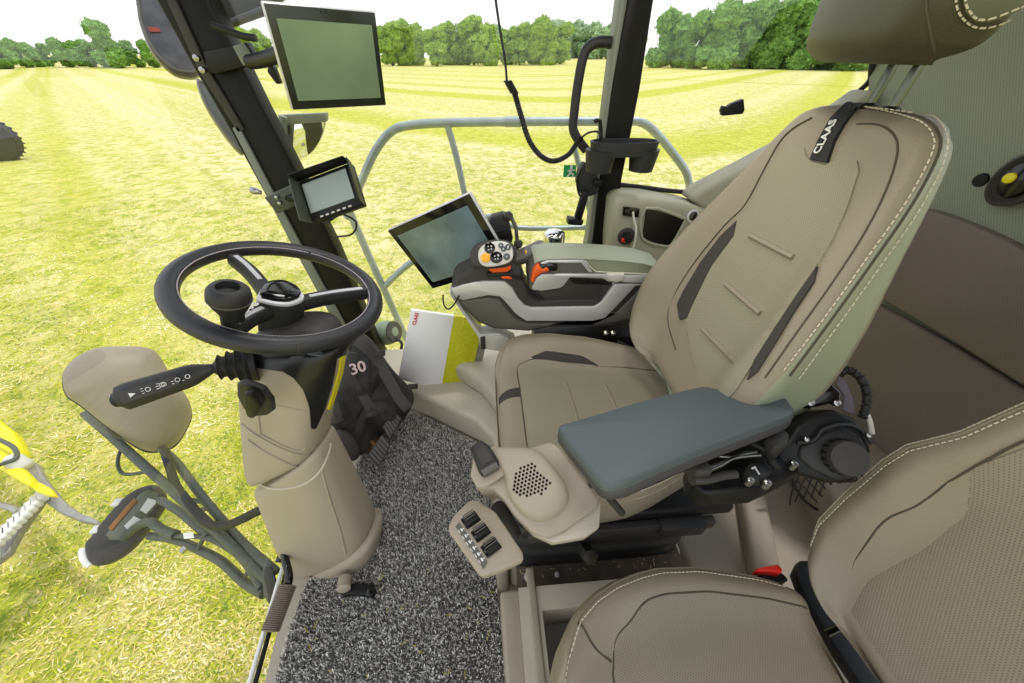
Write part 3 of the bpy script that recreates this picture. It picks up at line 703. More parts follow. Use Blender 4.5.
for k, pts in enumerate(([(866, 109), (884, 112), (916, 121), (931, 135), (930, 155), (904, 204), (862, 264), (828, 312), (782, 372)], [(866, 105), (900, 109), (926, 114), (943, 130), (944, 156), (919, 207), (877, 268), (842, 317), (798, 378)])):
    stitches('stitching', dpath(pts, bt_, .002), seat, pitch=.0085, length=.0055)
for a_, b_ in (((752, 236), (795, 258)), ((727, 284), (762, 314)), ((704, 329), (737, 362))): sm_('rib', [a_, ((a_[0] + b_[0]) / 2, (a_[1] + b_[1]) / 2), b_], .0055, .003, leather)
# strap with lettering
drape('strap', [(847, 104), (862, 104), (856, 110), (845, 126), (836, 142), (829, 163), (812, 160), (820, 142), (832, 120)], bt_, beltweb, seat, off=.006, thick=.008, step=4)
A_1, n1_ = hit(bt_, 821, 152); A_2, n2_ = hit(bt_, 836, 124); A_3, _ = hit(bt_, 824, 135); A_4, _ = hit(bt_, 834, 141); n1_ = n1_ if n1_.dot(CAM - A_1) > 0 else -n1_
p0 = (A_1 + A_2) / 2 + n1_ * .0075; text('strap_lettering', 'CLAAS', .0165, p0, A_2 - A_1, A_3 - A_4, whiteink, seat, bold=True)
# headrest
hr_axis = V((.30, 1, 0)).normalized()
for i, y in enumerate((.615, .565)):
    tube('headrest_post', [(.592 + .012 * (1 - i), y, 1.11), (.597 + .012 * (1 - i), y, 1.16), (.605 + .012 * (1 - i), y, 1.26)], .0065, mat('dark_chrome', (96, 100, 90), .2, 1), seat, sm=2)
    lathe('post_collar', [(.012, 0), (.012, .006), (.008, .008)], (.594 + .012 * (1 - i), y, 1.138), (0, 0, 1), black, seat)
HN = V((-.94, .34, .05)).normalized(); HA = V((.34, .94, 0)).normalized(); HL = V((0, 0, 1))
hr = Pad((.512, .60, 1.30), HA, HL, HN, -.105, .15, [(-.105, .12), (-.09, .15), (-.06, .165), (.0, .17), (.08, .165), (.13, .14), (.15, .11)], lambda u, v: .03 - .025 * u * u, .075, R=.03, Rs=.035)
hd = hr.body('headrest', leather_shade, seat, 36)
# sewn side patch on the near side of the headrest
ht = bvh(*hr.geo)
hp_ = [(962, -40), (961, -2), (965, 11), (975, 20), (988, 20), (1006, 14), (1028, 4), (1060, -20), (1060, -50)]
drape('headrest_side_pad', hp_, ht, mat('headrest_patch_leather', (92, 96, 80), .45), hd, off=.004, thick=.006, step=5)
stitches('stitching', dpath([(964, -40), (964, -3), (968, 9), (977, 17), (988, 17), (1006, 11), (1028, 1)], ht, .0045), hd)
stitches('stitching', dpath([(956, -40), (956, 0), (960, 14), (973, 26), (990, 27), (1010, 20), (1034, 9)], ht, .001), hd)
mesh('panel_seam', *g_tube(dpath([(925, -40), (926, 0), (930, 30), (934, 52)], ht, .0), .0014, res=6, sm=0), seam, hd)
# cushion
CO = V((.28, .58, .50)); CL = V((-1, 0, .06)).normalized(); CN = V((.06, 0, 1)).normalized()
def cprof(u, l):
    a = abs(u); return .050 * min(1, max(0, (a - .5) / .28)) ** 1.4 * interp(l, [(-.25, 1), (.1, 1), (.26, .5)]) + .012 * gauss(l, .2, .1)
cu = Pad(CO, (0, 1, 0), CL, CN, -.25, .275, [(-.25, .165), (-.2, .178), (-.15, .196), (-.1, .218), (-.05, .24), (0, .256), (.1, .268), (.18, .268), (.225, .255), (.25, .235), (.265, .21), (.275, .175)], cprof, .10, R=.045, Rs=.04)
cushion = cu.body('seat_cushion', leather, seat, 50)
cu.patch('cushion_panel', perf, seat, lambda l: -interp(l, [(-.24, .62), (-.1, .6), (0, .56), (.15, .6), (.2, .57), (.212, .52)]), lambda l: interp(l, [(-.24, .62), (-.1, .6), (0, .56), (.15, .6), (.2, .57), (.212, .52)]), -.24, .21, nu=16, nl=30)
mesh('panel_seam', *g_tube(cu.line([(.62, -.2), (.6, -.1), (.56, 0), (.6, .14), (.57, .19), (.5, .213), (.2, .213), (-.2, .213), (-.5, .213)], .0005, 6), .0015, res=6, sm=0), seam, seat)
cu.patch('side_insert', fab_dark, seat, lambda l: interp(l, [(-.03, .565), (.06, .575), (.17, .60)]), lambda l: interp(l, [(-.03, .57), (.02, .66), (.13, .68), (.17, .62)]), -.03, .17, nu=4, nl=14, off=.004)
cu.patch('front_strap', fab_dark, seat, lambda l: .10, lambda l: .22, .215, .27, nu=4, nl=10, off=.004)
for l in (.08, -.03): mesh('rib', *g_tube(cu.line([(-.25, l), (.0, l), (.3, l + .005)], .002, 6), .0045, res=8, sm=0), leather, seat)
mesh('piping', *g_tube(cu.line([(.97, -.2), (.97, 0), (.97, .16), (.93, .225), (.7, .262), (.3, .268), (-.3, .268), (-.7, .262), (-.93, .225), (-.97, .16), (-.97, 0), (-.97, -.2)], .0, 8), .0018, res=6, sm=0), leather, seat)
for e in (0, 1): stitches('stitching', [p + V((0, -.001, -.012 * e)) for p in cu.line([(-.955 - .02 * e, .2), (-.965 - .02 * e, .1), (-.965 - .02 * e, 0), (-.965 - .02 * e, -.2)], .002, 10)], seat)
# suspension with bellows
def bellows():
    rings = []; x0, x1, y0, y1 = .02, .47, .335, .83
    zs = [(.16, .0), (.19, .012), (.215, -.012), (.245, .012), (.275, -.012), (.305, .012), (.335, -.012), (.365, .012), (.40, .0)]
    for z, d in zs:
        r = []; R = .05; X0, X1, Y0, Y1 = x0 - d, x1 + d, y0 - d, y1 + d
        for cx, cy, a0 in ((X1 - R, Y1 - R, 0), (X0 + R, Y1 - R, 90), (X0 + R, Y0 + R, 180), (X1 - R, Y0 + R, 270)):
            for k in range(5): a = math.radians(a0 + 22.5 * k); r.append((cx + R * math.cos(a), cy + R * math.sin(a) + .004 * math.sin(z * 90 + cx * 17), z + .006 * math.sin(k * 1.3 + z * 40)))
        rings.append(r)
    vs, fs = g_loft(rings); return mesh('suspension_bellows', vs, fs, softblack, seat, sub=1)
bellows()
prism('seat_pan', [(.04, .33, .40), (.52, .33, .40), (.52, .83, .40), (.04, .83, .40)], (0, 0, .035), black, seat, bevel=.01)
box('slide_rail', (.27, .325, .385), (.42, .02, .03), anth2, seat)
box('slide_rail_end', (.40, .318, .39), (.10, .03, .04), softblack, seat)
prism('front_bracket', tr([(500, 412), (506, 408), (506, 446), (500, 452), (496, 436)], (0, .62, .42), (1, 0, 0)), (.02, 0, 0), anth2, seat, bevel=.003)
# lever knob on the bellows
kc = on(586, 551, (0, .315, 0), (0, 1, 0))
kt = lathe('height_lever', [(.012, -.02), (.014, 0), (.020, .01), (.018, .03), (.008, .036)], kc, (.1, -.7, .7), anth2, seat, res=6); 
# black hardware at the back of the seat between console and cushion
hw = thing('seat_wiring', (.33, .84, .40), 'cluster of connectors and cables behind the far side of the driver cushion', 'wiring')
box('carrier', (.37, .91, .42), (.46, .10, .16), black, hw)
for k, px in enumerate((606, 613, 646, 654)): lathe('bolt', [(.007, -.004), (.008, .004), (.003, .008)], on(px, 333, (0, .83, 0), (0, 1, 0)), (0, -1, .3), chrome, hw, res=8)
lathe('recliner_disc', [(.03, 0), (.034, .008), (.02, .014), (.018, .03), (.004, .032)], on(652, 347, (0, .83, 0), (0, 1, 0)), (.1, -.8, .6), steel, hw)
box('warning_label', on(650, 326, (0, .84, 0), (0, 1, 0)), (.05, .003, .006), lime, hw, bevel=0)
tube('cable', trY([(640, 340), (655, 345), (668, 352), (672, 330)], .85), .006, black, hw)
tube('cable', trY([(618, 342), (635, 350), (650, 356), (680, 352)], .84), .006, anth2, hw)
# ================================================================ PASSENGER SEAT
buddy = thing('passenger_seat', (.3, -.05, .24), 'grey-beige perforated leather passenger seat cropped at the lower right, nearest the camera', 'seat')
BL = V((-1, 0, .05)).normalized()
def bprof(u, l):
    a = abs(u); return .03 * min(1, max(0, (a - .6) / .25)) ** 1.4 + .02 * gauss(l, .24, .07)
bc = Pad((.33, -.02, .44), (0, 1, 0), BL, (.05, 0, 1), -.215, .27, [(-.215, .20), (-.177, .212), (-.136, .226), (-.035, .247), (.04, .249), (.08, .244), (.13, .232), (.17, .215), (.21, .188), (.24, .15), (.258, .112), (.27, .07)], bprof, .12, R=.03, Rs=.045)
bcu = bc.body('seat_cushion', leather, buddy, 56)
bc.patch('cushion_panel', perf2, buddy, lambda l: -interp(l, [(-.2, .8), (.0, .8), (.08, .79), (.15, .65), (.165, .5)]), lambda l: interp(l, [(-.2, .8), (.0, .8), (.08, .79), (.15, .65), (.165, .5)]), -.2, .165, nu=18, nl=34)
def bpe(l): return interp(l, [(-.2, .8), (.0, .8), (.08, .79), (.15, .65), (.165, .5)])
mesh('panel_seam', *g_tube(bc.line([(bpe(l), l) for l in (-.2, -.1, 0, .08, .12, .15, .163)] + [(u, .168) for u in (.45, .2, 0, -.3)], .0, 6), .0016, res=6, sm=0), seam, buddy)
for l in (.0, -.12): mesh('rib', *g_tube(bc.line([(-.3, l), (0, l + .002), (.3, l)], .002, 6), .004, res=8, sm=0), leather_side, buddy)
BP = [(.97, -.18), (.97, 0), (.965, .08), (.95, .15), (.93, .20), (.88, .235), (.7, .258), (0, .266), (-.7, .258), (-.93, .2), (-.97, 0)]
mesh('piping', *g_tube(bc.line(BP, .0, 10), .0018, res=6, sm=0), leather, buddy)
stitches('stitching', bc.line([(u * .955, l - .006 * (l > .2)) for u, l in BP], .002, 12), buddy)
stitches('stitching', [p + V((0, 0, -.010)) for p in bc.line([(u * 1.012, l + .002) for u, l in BP], .001, 12)], buddy)
mesh('corner_seam', *g_tube(bc.line([(.55, .165), (.68, .19), (.9, .215)], .0005, 8), .002, res=6, sm=0), seam, buddy)
# back
def bbin(l): return interp(l, [(-.15, .62), (-.08, .70), (.0, .74), (.05, .72), (.1, .74), (.18, .80), (.42, .8)])
bb = Pad((.635, .02, .62), (0, 1, 0), (.333, 0, .943), (-.943, 0, .333), -.19, .46, [(-.19, .12), (-.175, .17), (-.155, .198), (-.13, .216), (-.094, .238), (-.026, .254), (.06, .268), (.10, .269), (.16, .25), (.24, .242), (.46, .235)], lambda u, v: .035 * min(1, max(0, (abs(u) - .62) / .2)) ** 1.4, .09, R=.03, Rs=.04, back=.95)
bb.body('backrest', leather, buddy, 56)
bb.patch('back_panel', perf2, buddy, lambda l: -bbin(l) + .04, lambda l: interp(l, [(-.15, .55), (-.1, .58), (0, .56), (.08, .62), (.14, .78), (.42, .78)]), -.155, .44, nu=20, nl=44)
for s_ in (1,):
    mesh('panel_seam', *g_tube(bb.line([(bbin(l), l) for l in (-.15, -.1, -.05, 0, .05, .1, .18, .3, .42)], .0, 6), .0016, res=6, sm=0), seam, buddy)
    mesh('piping', *g_tube(bb.line([(.95, l) for l in (-.13, -.1, -.05, 0, .05, .1, .18, .3, .42)], .0, 8), .0018, res=6, sm=0), leather, buddy)
    stitches('stitching', bb.line([(.925, l) for l in (-.13, -.1, -.05, 0, .05, .1, .18, .3, .42)], .0025, 10), buddy)
    stitches('stitching', bb.line([(.975, l) for l in (-.12, -.1, -.05, 0, .05, .1, .18, .3, .42)], .002, 10), buddy, pitch=.006)
# hinge bracket and belt between the two halves
prism('hinge_bracket', tr([(800, 560), (822, 560), (826, 585), (845, 612), (900, 690), (870, 700), (830, 640), (806, 600), (795, 572)], (0, 0, .27), (0, 0, 1)), (0, 0, -.03), black, buddy, bevel=.005)
tube('recline_rod', [on(826, 634, (0, 0, .40), (0, 0, 1)), on(852, 622, (0, 0, .40), (0, 0, 1))], .006, blackg, buddy, sm=0)
bt = thing('seat_belt_buckle', on(770, 566, (0, 0, .44), (0, 0, 1)), 'red-topped seat belt buckle at the far rear corner of the passenger cushion', 'seat belt buckle')
prism('release_button', trZ([(757, 568), (766, 566), (778, 564), (783, 569), (782, 573), (770, 571), (757, 571)], .45), (0, 0, -.025), red, bt, bevel=.003)
prism('buckle_body', trZ([(760, 572), (782, 572), (790, 580), (770, 584)], .43), (0, 0, -.05), black, bt, bevel=.004)
# ================================================================ RIGHT CONSOLE
YC = .84
con = thing('armrest_console', (.25, .9, .45), 'grey and silver right-hand armrest console with a padded sage top beside the driver seat', 'console')
def cp(x, y): return (440 + x * .2539, 180 + y * .2539)   # helper: measured on an enlarged view
def C(*p): return [cp(*q) for q in p]
body = C((40, 428), (66, 390), (120, 352), (190, 330), (250, 345), (290, 350), (330, 390), (350, 450), (380, 478), (420, 475), (470, 470), (640, 470), (700, 395), (820, 380), (840, 400), (835, 520), (790, 570), (640, 580), (440, 585), (350, 600), (210, 590), (150, 565), (110, 525))
prism('housing', trY(body, YC), (0, .13, 0), anth2, con, bevel=.012, bseg=3)
trim = C((44, 432), (90, 415), (165, 400), (255, 400), (285, 425), (310, 470), (335, 495), (360, 503), (610, 500), (640, 480), (690, 410), (840, 412), (770, 418), (690, 505), (650, 545), (600, 556), (340, 556), (300, 530), (255, 478), (235, 460), (190, 455), (90, 475), (60, 462))
prism('silver_trim', trY(trim, YC - .006), (0, .02, 0), silver, con, bevel=.004)
prism('side_panel', trY(C((80, 480), (190, 464), (232, 470), (262, 510), (300, 548), (345, 566), (600, 566), (700, 520), (790, 430), (835, 425), (832, 515), (770, 545), (620, 572), (430, 575), (345, 592), (215, 582), (160, 560), (115, 520)), YC - .003), (0, .01, 0), anth, con, bevel=.004)
prism('inner_recess', trY(C((385, 440), (470, 430), (510, 385), (680, 412), (640, 470), (600, 490), (420, 480)), YC + .004), (0, .02, 0), anth2, con, bevel=.003)
# upper box with silver face and grey top (flip-up control box)
prism('control_box', trY(C((352, 432), (352, 370), (375, 335), (420, 318), (560, 316), (605, 362), (690, 368), (690, 400), (510, 388), (480, 425), (430, 432), (372, 440)), YC - .004), (0, .10, 0), anth, con, bevel=.006)
prism('silver_face', trY(C((362, 432), (378, 388), (400, 372), (520, 372), (660, 372), (690, 400), (664, 402), (640, 388), (512, 384), (488, 418), (470, 428), (400, 438)), YC - .012), (0, .015, 0), silver, con, bevel=.003)
prism('silver_strip', trY(C((398, 328), (425, 318), (568, 318), (602, 362), (588, 366), (556, 328), (428, 328), (395, 345)), YC - .010), (0, .11, 0), silver, con, bevel=.002)
prism('switch_bank', trY(C((512, 390), (560, 384), (660, 388), (680, 412), (560, 412), (525, 408)), YC - .003), (0, .01, 0), blackg, con, bevel=.001)
prism('hinge_cover', trY(C((658, 372), (730, 372), (720, 400), (690, 404), (668, 398)), YC - .016), (0, .02, 0), lightgrey, con, bevel=.003)
prism('silver_rail', trY(C((725, 376), (822, 376), (815, 408), (718, 404)), YC - .010), (0, .02, 0), silver, con, bevel=.003)
mesh('armrest_pad', *g_loft([[p + V((0, dy, 0)) + V((0, 0, -dz)) for p in trY(C((372, 326), (400, 316), (560, 316), (608, 360), (720, 366), (835, 372), (868, 345), (800, 326), (700, 314), (600, 308), (520, 306), (430, 306), (385, 316)), YC)] for dy, dz in ((-.002, .004), (-.006, 0), (.04, -.004), (.085, -.004), (.105, .004), (.115, .02))]), leather_side, con)
mesh('pad_seam', *g_tube(trY(C((572, 318), (604, 352), (640, 362), (832, 370)), YC - .0075), .0015, sm=4, res=6), thread, con)
prism('switch_deck', trY(C((270, 325), (330, 300), (400, 268), (420, 270), (418, 284), (372, 315), (330, 335), (290, 338)), YC + .06), (0, .06, 0), anth, con, bevel=.005)
for a, b, mm in ((345, 286, yellowbtn), (375, 292, lightgrey), (395, 282, blackg), (408, 288, blackg)):
    box('toggle_switch', on(*cp(a, b), (0, YC + .08, 0), (0, 1, 0)), (.014, .02, .008), mm, con, bevel=.002)
prism('orange_tab', trY(C((240, 378), (282, 378), (284, 392), (245, 390)), YC - .012), (0, .03, 0), orange, con, bevel=.002)
t = thing('throttle_lever', on(*cp(400, 350), (0, YC, 0), (0, 1, 0)), 'small orange lever set in the slot of the armrest console', 'lever')
prism('lever_arm', trY(C((358, 400), (368, 360), (384, 336), (398, 340), (404, 350), (420, 340), (432, 350), (430, 362), (400, 368), (380, 384), (366, 410)), YC - .018), (0, .03, 0), orange, t, bevel=.004)
box('slot', on(*cp(425, 345), (0, YC - .012, 0), (0, 1, 0)), (.05, .01, .02), blackg, t)
# lower light bracket carrying the console
br = MB(); br.add(g_prism(trY(C((44, 440), (62, 470), (160, 610), (230, 605), (300, 640), (255, 680), (160, 665), (150, 620), (34, 448)), YC + .02), (0, .05, 0)))
br.build('support_arm', lightgrey, con, bevel=.006)
prism('arm_joint', trY(C((158, 622), (178, 618), (180, 668), (160, 668)), YC + .015), (0, .06, 0), anth2, con, bevel=.003)
tube('console_cable', trY([(443, 295), (444, 305), (449, 309), (455, 303), (459, 296)], YC - .01), .0022, rubber, con)
# joystick
js = thing('joystick', on(*cp(235, 385), (0, YC + .03, 0), (0, 1, 0)), 'grey multifunction grip with a pale button face and orange collar on the console', 'joystick')
jn = V((-.1, -.86, .5)).normalized(); jp = on(492, 254, (0, .83, 0), (0, 1, 0))
G = tr(C((118, 290), (132, 260), (170, 240), (230, 233), (275, 242), (300, 270), (300, 300), (285, 330), (240, 345), (170, 350), (128, 342), (118, 320)), jp, jn)
mesh('grip', *g_pillow(G, jn, .05, [(1, -.02), (1.0, -.008), (.96, .0), (.85, .004), (.5, .006), (.0, .006)]), anth2, js)
FP = tr(C((150, 300), (158, 268), (190, 248), (235, 240), (272, 250), (288, 280), (282, 315), (250, 333), (190, 342), (160, 330)), jp + jn * .006, jn)
mesh('button_face', *g_pillow(FP, jn, .006, [(1, -.002), (.98, .003), (.9, .0045), (.4, .005), (0, .005)]), lightgrey, js)
def disc(name, x, y, r, m, parent, sx=1, h=.0035, p=jp, n=jn, o=.0095): return lathe(name, [(r, 0), (r, h), (r * .8, h + .0015), (.0005, h + .0015)], on(*cp(x, y), p + n * o, n), n, m, parent, res=18, sx=sx)
disc('button', 196, 268, .0135, blackg, js); disc('button', 222, 305, .0145, blackg, js, 1.1); disc('yellow_push_button', 180, 307, .012, yellowbtn, js)
for x, y, r in ((240, 258, .0065), (250, 272, .0065), (268, 264, .0075), (263, 302, .0085)): disc('button', x, y, r, padblue, js)
for x, y in ((190, 262), (203, 272), (192, 275), (216, 300), (228, 310), (218, 312), (230, 299)): disc('button_mark', x, y, .0016, whiteink, js, h=.0012, o=.0145)
for x, y in ((240, 258), (250, 272), (268, 262), (268, 268), (263, 302)): disc('button_mark', x, y, .0018, whiteink, js, h=.0012, o=.0140)
prism('orange_collar', trY(C((190, 340), (285, 335), (280, 355), (265, 366), (205, 368), (190, 358)), .822), (0, .05, 0), orange, js, bevel=.008, bseg=3)
prism('orange_side_cap', trY(C((286, 285), (300, 290), (302, 312), (286, 330), (280, 320)), .845), (0, .03, 0), orange, js, bevel=.004)
prism('boot', trY(C((184, 368), (285, 364), (325, 372), (330, 395), (300, 392), (270, 380), (184, 386)), .826), (0, .05, 0), rubber, js, bevel=.004)
# terminal
def screen_box(t, c, x, y, n, w, h, th, bez, m_frame, m_bez, m_scr, edge=.005, off=(0, 0)):
    c = V(c); x = V(x).normalized(); y = (V(y) - x * V(y).dot(x)).normalized(); n = x.cross(y)
    if n.dot(V(t['_n'])) < 0: n = -n
    box('housing', c - n * (th / 2), (w, h, th), m_frame, t, ax=(x, y, n), bevel=.004, bseg=3)
    box('front_bezel', c + n * .0015, (w - .004, h - .004, .004), m_bez, t, ax=(x, y, n), bevel=.0012)
    cc = c + x * off[0] + y * off[1]
    box('display', cc + n * .0042, (w - 2 * bez[0], h - 2 * bez[1], .0016), m_scr, t, ax=(x, y, n), bevel=.0)
    del t['_n']; return x, y, n
t = thing('console_terminal', (-.1, .95, .68), 'large silver-edged touchscreen on the console front, beside the multifunction grip', 'screen'); t['_n'] = (-.35, -.92, -.17)
x, y, n = screen_box(t, (-.107, .935, .789), (.814, -.387, .433), (-.463, .016, .886), 0, .30, .218, .012, (.022, .024), silver, blackg, screen3)
box('mount', V((-.107, .935, .789)) - n * .045 + x * .05 - y * .04, (.07, .07, .05), anth2, t, ax=(x, y, n))
tube('mount_arm', [V((-.107, .935, .789)) - n * .05 + x * .05 - y * .06, (-.02, .95, .70), (.02, .93, .66)], .014, anth2, t)
# phone-style black holder and brackets behind the terminal
t = thing('device_holder', on(510, 235, (0, .97, 0), (0, 1, 0)), 'black device holder with knurled knobs between the terminal and the chrome cap', 'holder')
HX = (.90, .1, -.25); HY = (.25, .15, .95)
prism('holder_body', trY([(488, 222), (492, 217), (503, 214), (508, 216), (513, 238), (512, 243), (497, 246), (492, 240)], .97), (0, .03, 0), softblack, t, bevel=.004)
prism('holder_jaw', trY([(490, 232), (510, 228), (512, 238), (493, 243)], .965), (0, .01, 0), black, t, bevel=.002)
tube('bracket', trY([(508, 212), (516, 228), (517, 250), (518, 262)], 1.0), .006, steel, t, sm=2)
for a, b in ((509, 216), (519, 244)): lathe('clamp_knob', [(.004, -.02), (.012, -.01), (.013, 0), (.009, .006)], on(a, b, (0, .96, 0), (0, 1, 0)), (.4, -.8, .3), anth2, t, res=12)
# upper monitor
t = thing('upper_monitor', (-.38, 1.2, 1.08), 'large black monitor with silver edges hung from the front pillar, above the small one', 'screen'); t['_n'] = (.58, -.8, -.16)
mc = V((-.312, .995, 1.1944))
x, y, n = screen_box(t, mc, (.809, .588, -.017), (.106, -.117, .987), 0, .216, .172, .014, (.015, .020), silver, mat('green_black_bezel', (34, 40, 30), .25), screen, off=(0.001, -.002))  # black bezel tinted with the green it reflects
for k in (-.007, .001): lathe('sensor_dot', [(.0016, 0), (.0012, .0012)], mc + x * k + y * .079 + n * .0036, n, blackg, t, res=8)
lathe('ball_mount', [(.02, 0), (.03, .01), (.03, .03), (.018, .045)], mc - n * .02 - x * .06 + y * .01, -n, black, t)
tube('mount_arm', [mc - n * .055 - x * .06 + y * .01, on(262, 60, (0, 1.15, 0), (0, 1, 0)), on(250, 62, (0, 1.2, 0), (0, 1, 0))], .016, black, t, sm=2)
prism('pillar_clamp', trY([(203, 52), (232, 46), (246, 42), (258, 62), (240, 68), (215, 74), (207, 72)], 1.24), (0, .03, 0), black, t, bevel=.003)
prism('clamp_band', trY([(232, 46), (243, 43), (256, 62), (243, 66)], 1.235), (0, .01, 0), pillar_g, t, bevel=.002)
for a, b in ((197, 58), (203, 70)): lathe('bolt', [(.008, -.004), (.008, .006), (.004, .008)], on(a, b, (0, 1.24, 0), (0, 1, 0)), (0, -1, 0), steel, t, res=8)
prism('release_tab', trY([(268, 63), (274, 68), (280, 84), (276, 84), (267, 72)], 1.12), (0, .02, 0), black, t, bevel=.002)
tube('monitor_cable', trY([(212, 25), (226, 30), (243, 36), (256, 38)], 1.2), .008, rubber, t)
# small monitor with hood
t = thing('small_monitor', (-.43, 1.08, .84), 'small hooded monitor with a pale screen clamped halfway up the front pillar', 'screen'); t['_n'] = (-.185, -.828, .529)
mc = V((-.431, 1.063, .904)); x, y, n = screen_box(t, mc, (.955, -.024, .296), (-.233, .56, .795), 0, .165, .118, .022, (.013, .018), black, black, screen2, off=(-.004, .006))
def flap(name, a, b, m, nn):  # hood flap rising from the frame edge
    e = [mc + x * a[0] + y * a[1], mc + x * b[0] + y * b[1]]; ex = n * .042 + nn
    return prism(name, [e[0], e[1], e[1] + ex * .8, e[0] + ex], (y * .0 + x * .003) if abs(a[0] - b[0]) < 1e-6 else y * .003, m, t, bevel=.0008)
flap('hood_side', (-.0825, -.059), (-.0825, .059), greenish, -x * .008); flap('hood_side', (.0825, -.059), (.0825, .059), black, x * .008); flap('hood_top', (-.0825, .059), (.0825, .059), black, y * .004)
for k in range(6): box('front_button', mc + x * (-.045 + .018 * k) - y * .052 + n * .004, (.009, .004, .003), lightgrey, t, ax=(x, y, n), bevel=.0)
box('pillar_bracket', on(285, 199, (0, 1.2, 0), (0, 1, 0)), (.09, .03, .055), greenish, t, ax=(V((.94, .1, .33)), V((0, 1, 0)), V((-.33, 0, .94))), bevel=.004)
tube('bracket_arm', [on(287, 198, (0, 1.2, 0), (0, 1, 0)), mc - n * .03 - x * .03], .012, black, t, sm=0)
for a, b in ((277, 197), (280, 203)): lathe('bolt', [(.006, -.004), (.006, .006), (.003, .008)], on(a, b, (0, 1.18, 0), (0, 1, 0)), (0, -1, 0), steel, t, res=8)
tube('monitor_cable', [mc - y * .055 + x * .01 - n * .01, on(328, 222, (0, 1.06, 0), (0, 1, 0)), on(340, 214, (0, 1.08, 0), (0, 1, 0)), on(356, 222, (0, 1.1, 0), (0, 1, 0)), on(352, 234, (0, 1.12, 0), (0, 1, 0)), on(335, 237, (0, 1.16, 0), (0, 1, 0))], .003, rubber, t)
# ================================================================ BOOKLET
k = 1.17; bcn = CAM + V((-.189, .904, -.765)) * k
bx = V((.937, .034, -.347)).normalized(); by = V((.343, .074, .936)); by = (by - bx * by.dot(bx)).normalized(); bn = bx.cross(by)
t = thing('booklet', (bcn.x, bcn.y, .14), 'white and lime-yellow booklet leaning upright on the ledge between the bag and the console', 'booklet')
BQ = tr([(411, 310), (454, 316), (441, 390), (398, 379)], bcn, bn); prism('white_cover', BQ, bn * -.012, paper, t, bevel=.001)
BQ = tr([(454, 316), (480, 320), (482, 330), (468, 390), (441, 390)], bcn, bn); prism('lime_cover', BQ, bn * -.012, lime, t, bevel=.001)
prism('grey_spine', tr([(482, 332), (486, 345), (476, 391), (468, 390)], bcn, bn), bn * -.02, steel, t, bevel=.001)
o0 = on(415.5, 319, bcn + bn * .0012, bn)
tl = text('red_lettering', 'CLAAS', .018, o0, on(417.6, 312, bcn, bn) - on(413.6, 328, bcn, bn), on(405, 318, bcn, bn) - on(425, 321, bcn, bn), redink, t, bold=True)
# ================================================================ STEERING
WC = V((-.413, .65, .834)); A_, B_ = .358, .08; WN = V((math.sin(A_) * math.cos(B_), math.sin(A_) * math.sin(B_), math.cos(A_)))
R_ = .172
wh = thing('steering_wheel', WC - WN * .04, 'black leather-wrapped steering wheel with silver-trimmed spokes and a spinner knob', 'steering wheel')
wx, wy, wn = frame(WN)
def wp(px, py, o=0): return on(px, py, WC + WN * o, WN)
def circ(r, o=0, a0=0, a1=2 * math.pi, n=64): return [WC + WN * o + wx * (r * math.cos(a0 + (a1 - a0) * i / n)) + wy * (r * math.sin(a0 + (a1 - a0) * i / n)) for i in range(n)]
mesh('rim', *g_tube(circ(R_), .0162, res=16, closed=True, sm=0), wheelskin, wh)
stitches('rim_stitching', circ(R_ - .0135, .0098, 0, 6.28, 240), wh, m=mat('pale_violet_thread', (190, 180, 185), .6), pitch=.005, length=.0035, r=.0012)
for i in range(4):
    a = .4 + i * 1.57; c = WC + (wx * math.cos(a) + wy * math.sin(a)) * R_; tt = (wy * math.cos(a) - wx * math.sin(a))
    mesh('rim_joint', *g_tube([c + (wx * math.cos(a) + wy * math.sin(a)) * (.0157 * math.cos(q * math.pi / 10)) + WN * (.0157 * math.sin(q * math.pi / 10)) for q in range(20)], .0008, res=4, closed=True, sm=0), seam, wh)
def spoke(pts, m=black):
    P = [wp(*p) for p in pts]; return P
# hub
hub = wp(285, 312, -.03)
def HW(pts, o): return [on(a, b, WC + WN * o, WN) for a, b in pts]
hp = [(258, 290), (268, 285), (282, 284), (296, 289), (303, 297), (303, 306), (298, 316), (292, 328), (270, 329), (257, 318), (255, 302)]
P1 = HW([(256, 300), (263, 288), (275, 284), (288, 285), (301, 292), (304, 300), (292, 306), (277, 306), (262, 303)], .012)
mesh('hub_body', *g_loft([[p - WN * .07 for p in smooth_path(P1, 4, True)], [p - WN * .01 for p in smooth_path(P1, 4, True)], [p for p in smooth_path(P1, 4, True)]]), softblack, wh, bevel=.003)
cc = sum(P1, V((0, 0, 0))) / len(P1); SP = smooth_path(P1, 4, True)
mesh('silver_hub_ring', *g_loft([[p + WN * .0 for p in SP], [cc + (p - cc) * .97 + WN * .004 for p in SP], [cc + (p - cc) * .80 + WN * .005 for p in SP], [cc + (p - cc) * .76 + WN * .0 for p in SP]]), silver, wh)
mesh('hub_cap', *g_pillow([cc + (p - cc) * .86 + wp(280, 290) - wp(280, 293) + WN * .006 for p in P1], WN, .005, [(1, 0), (.95, .002), (.5, .004), (0, .004)]), blackg, wh)
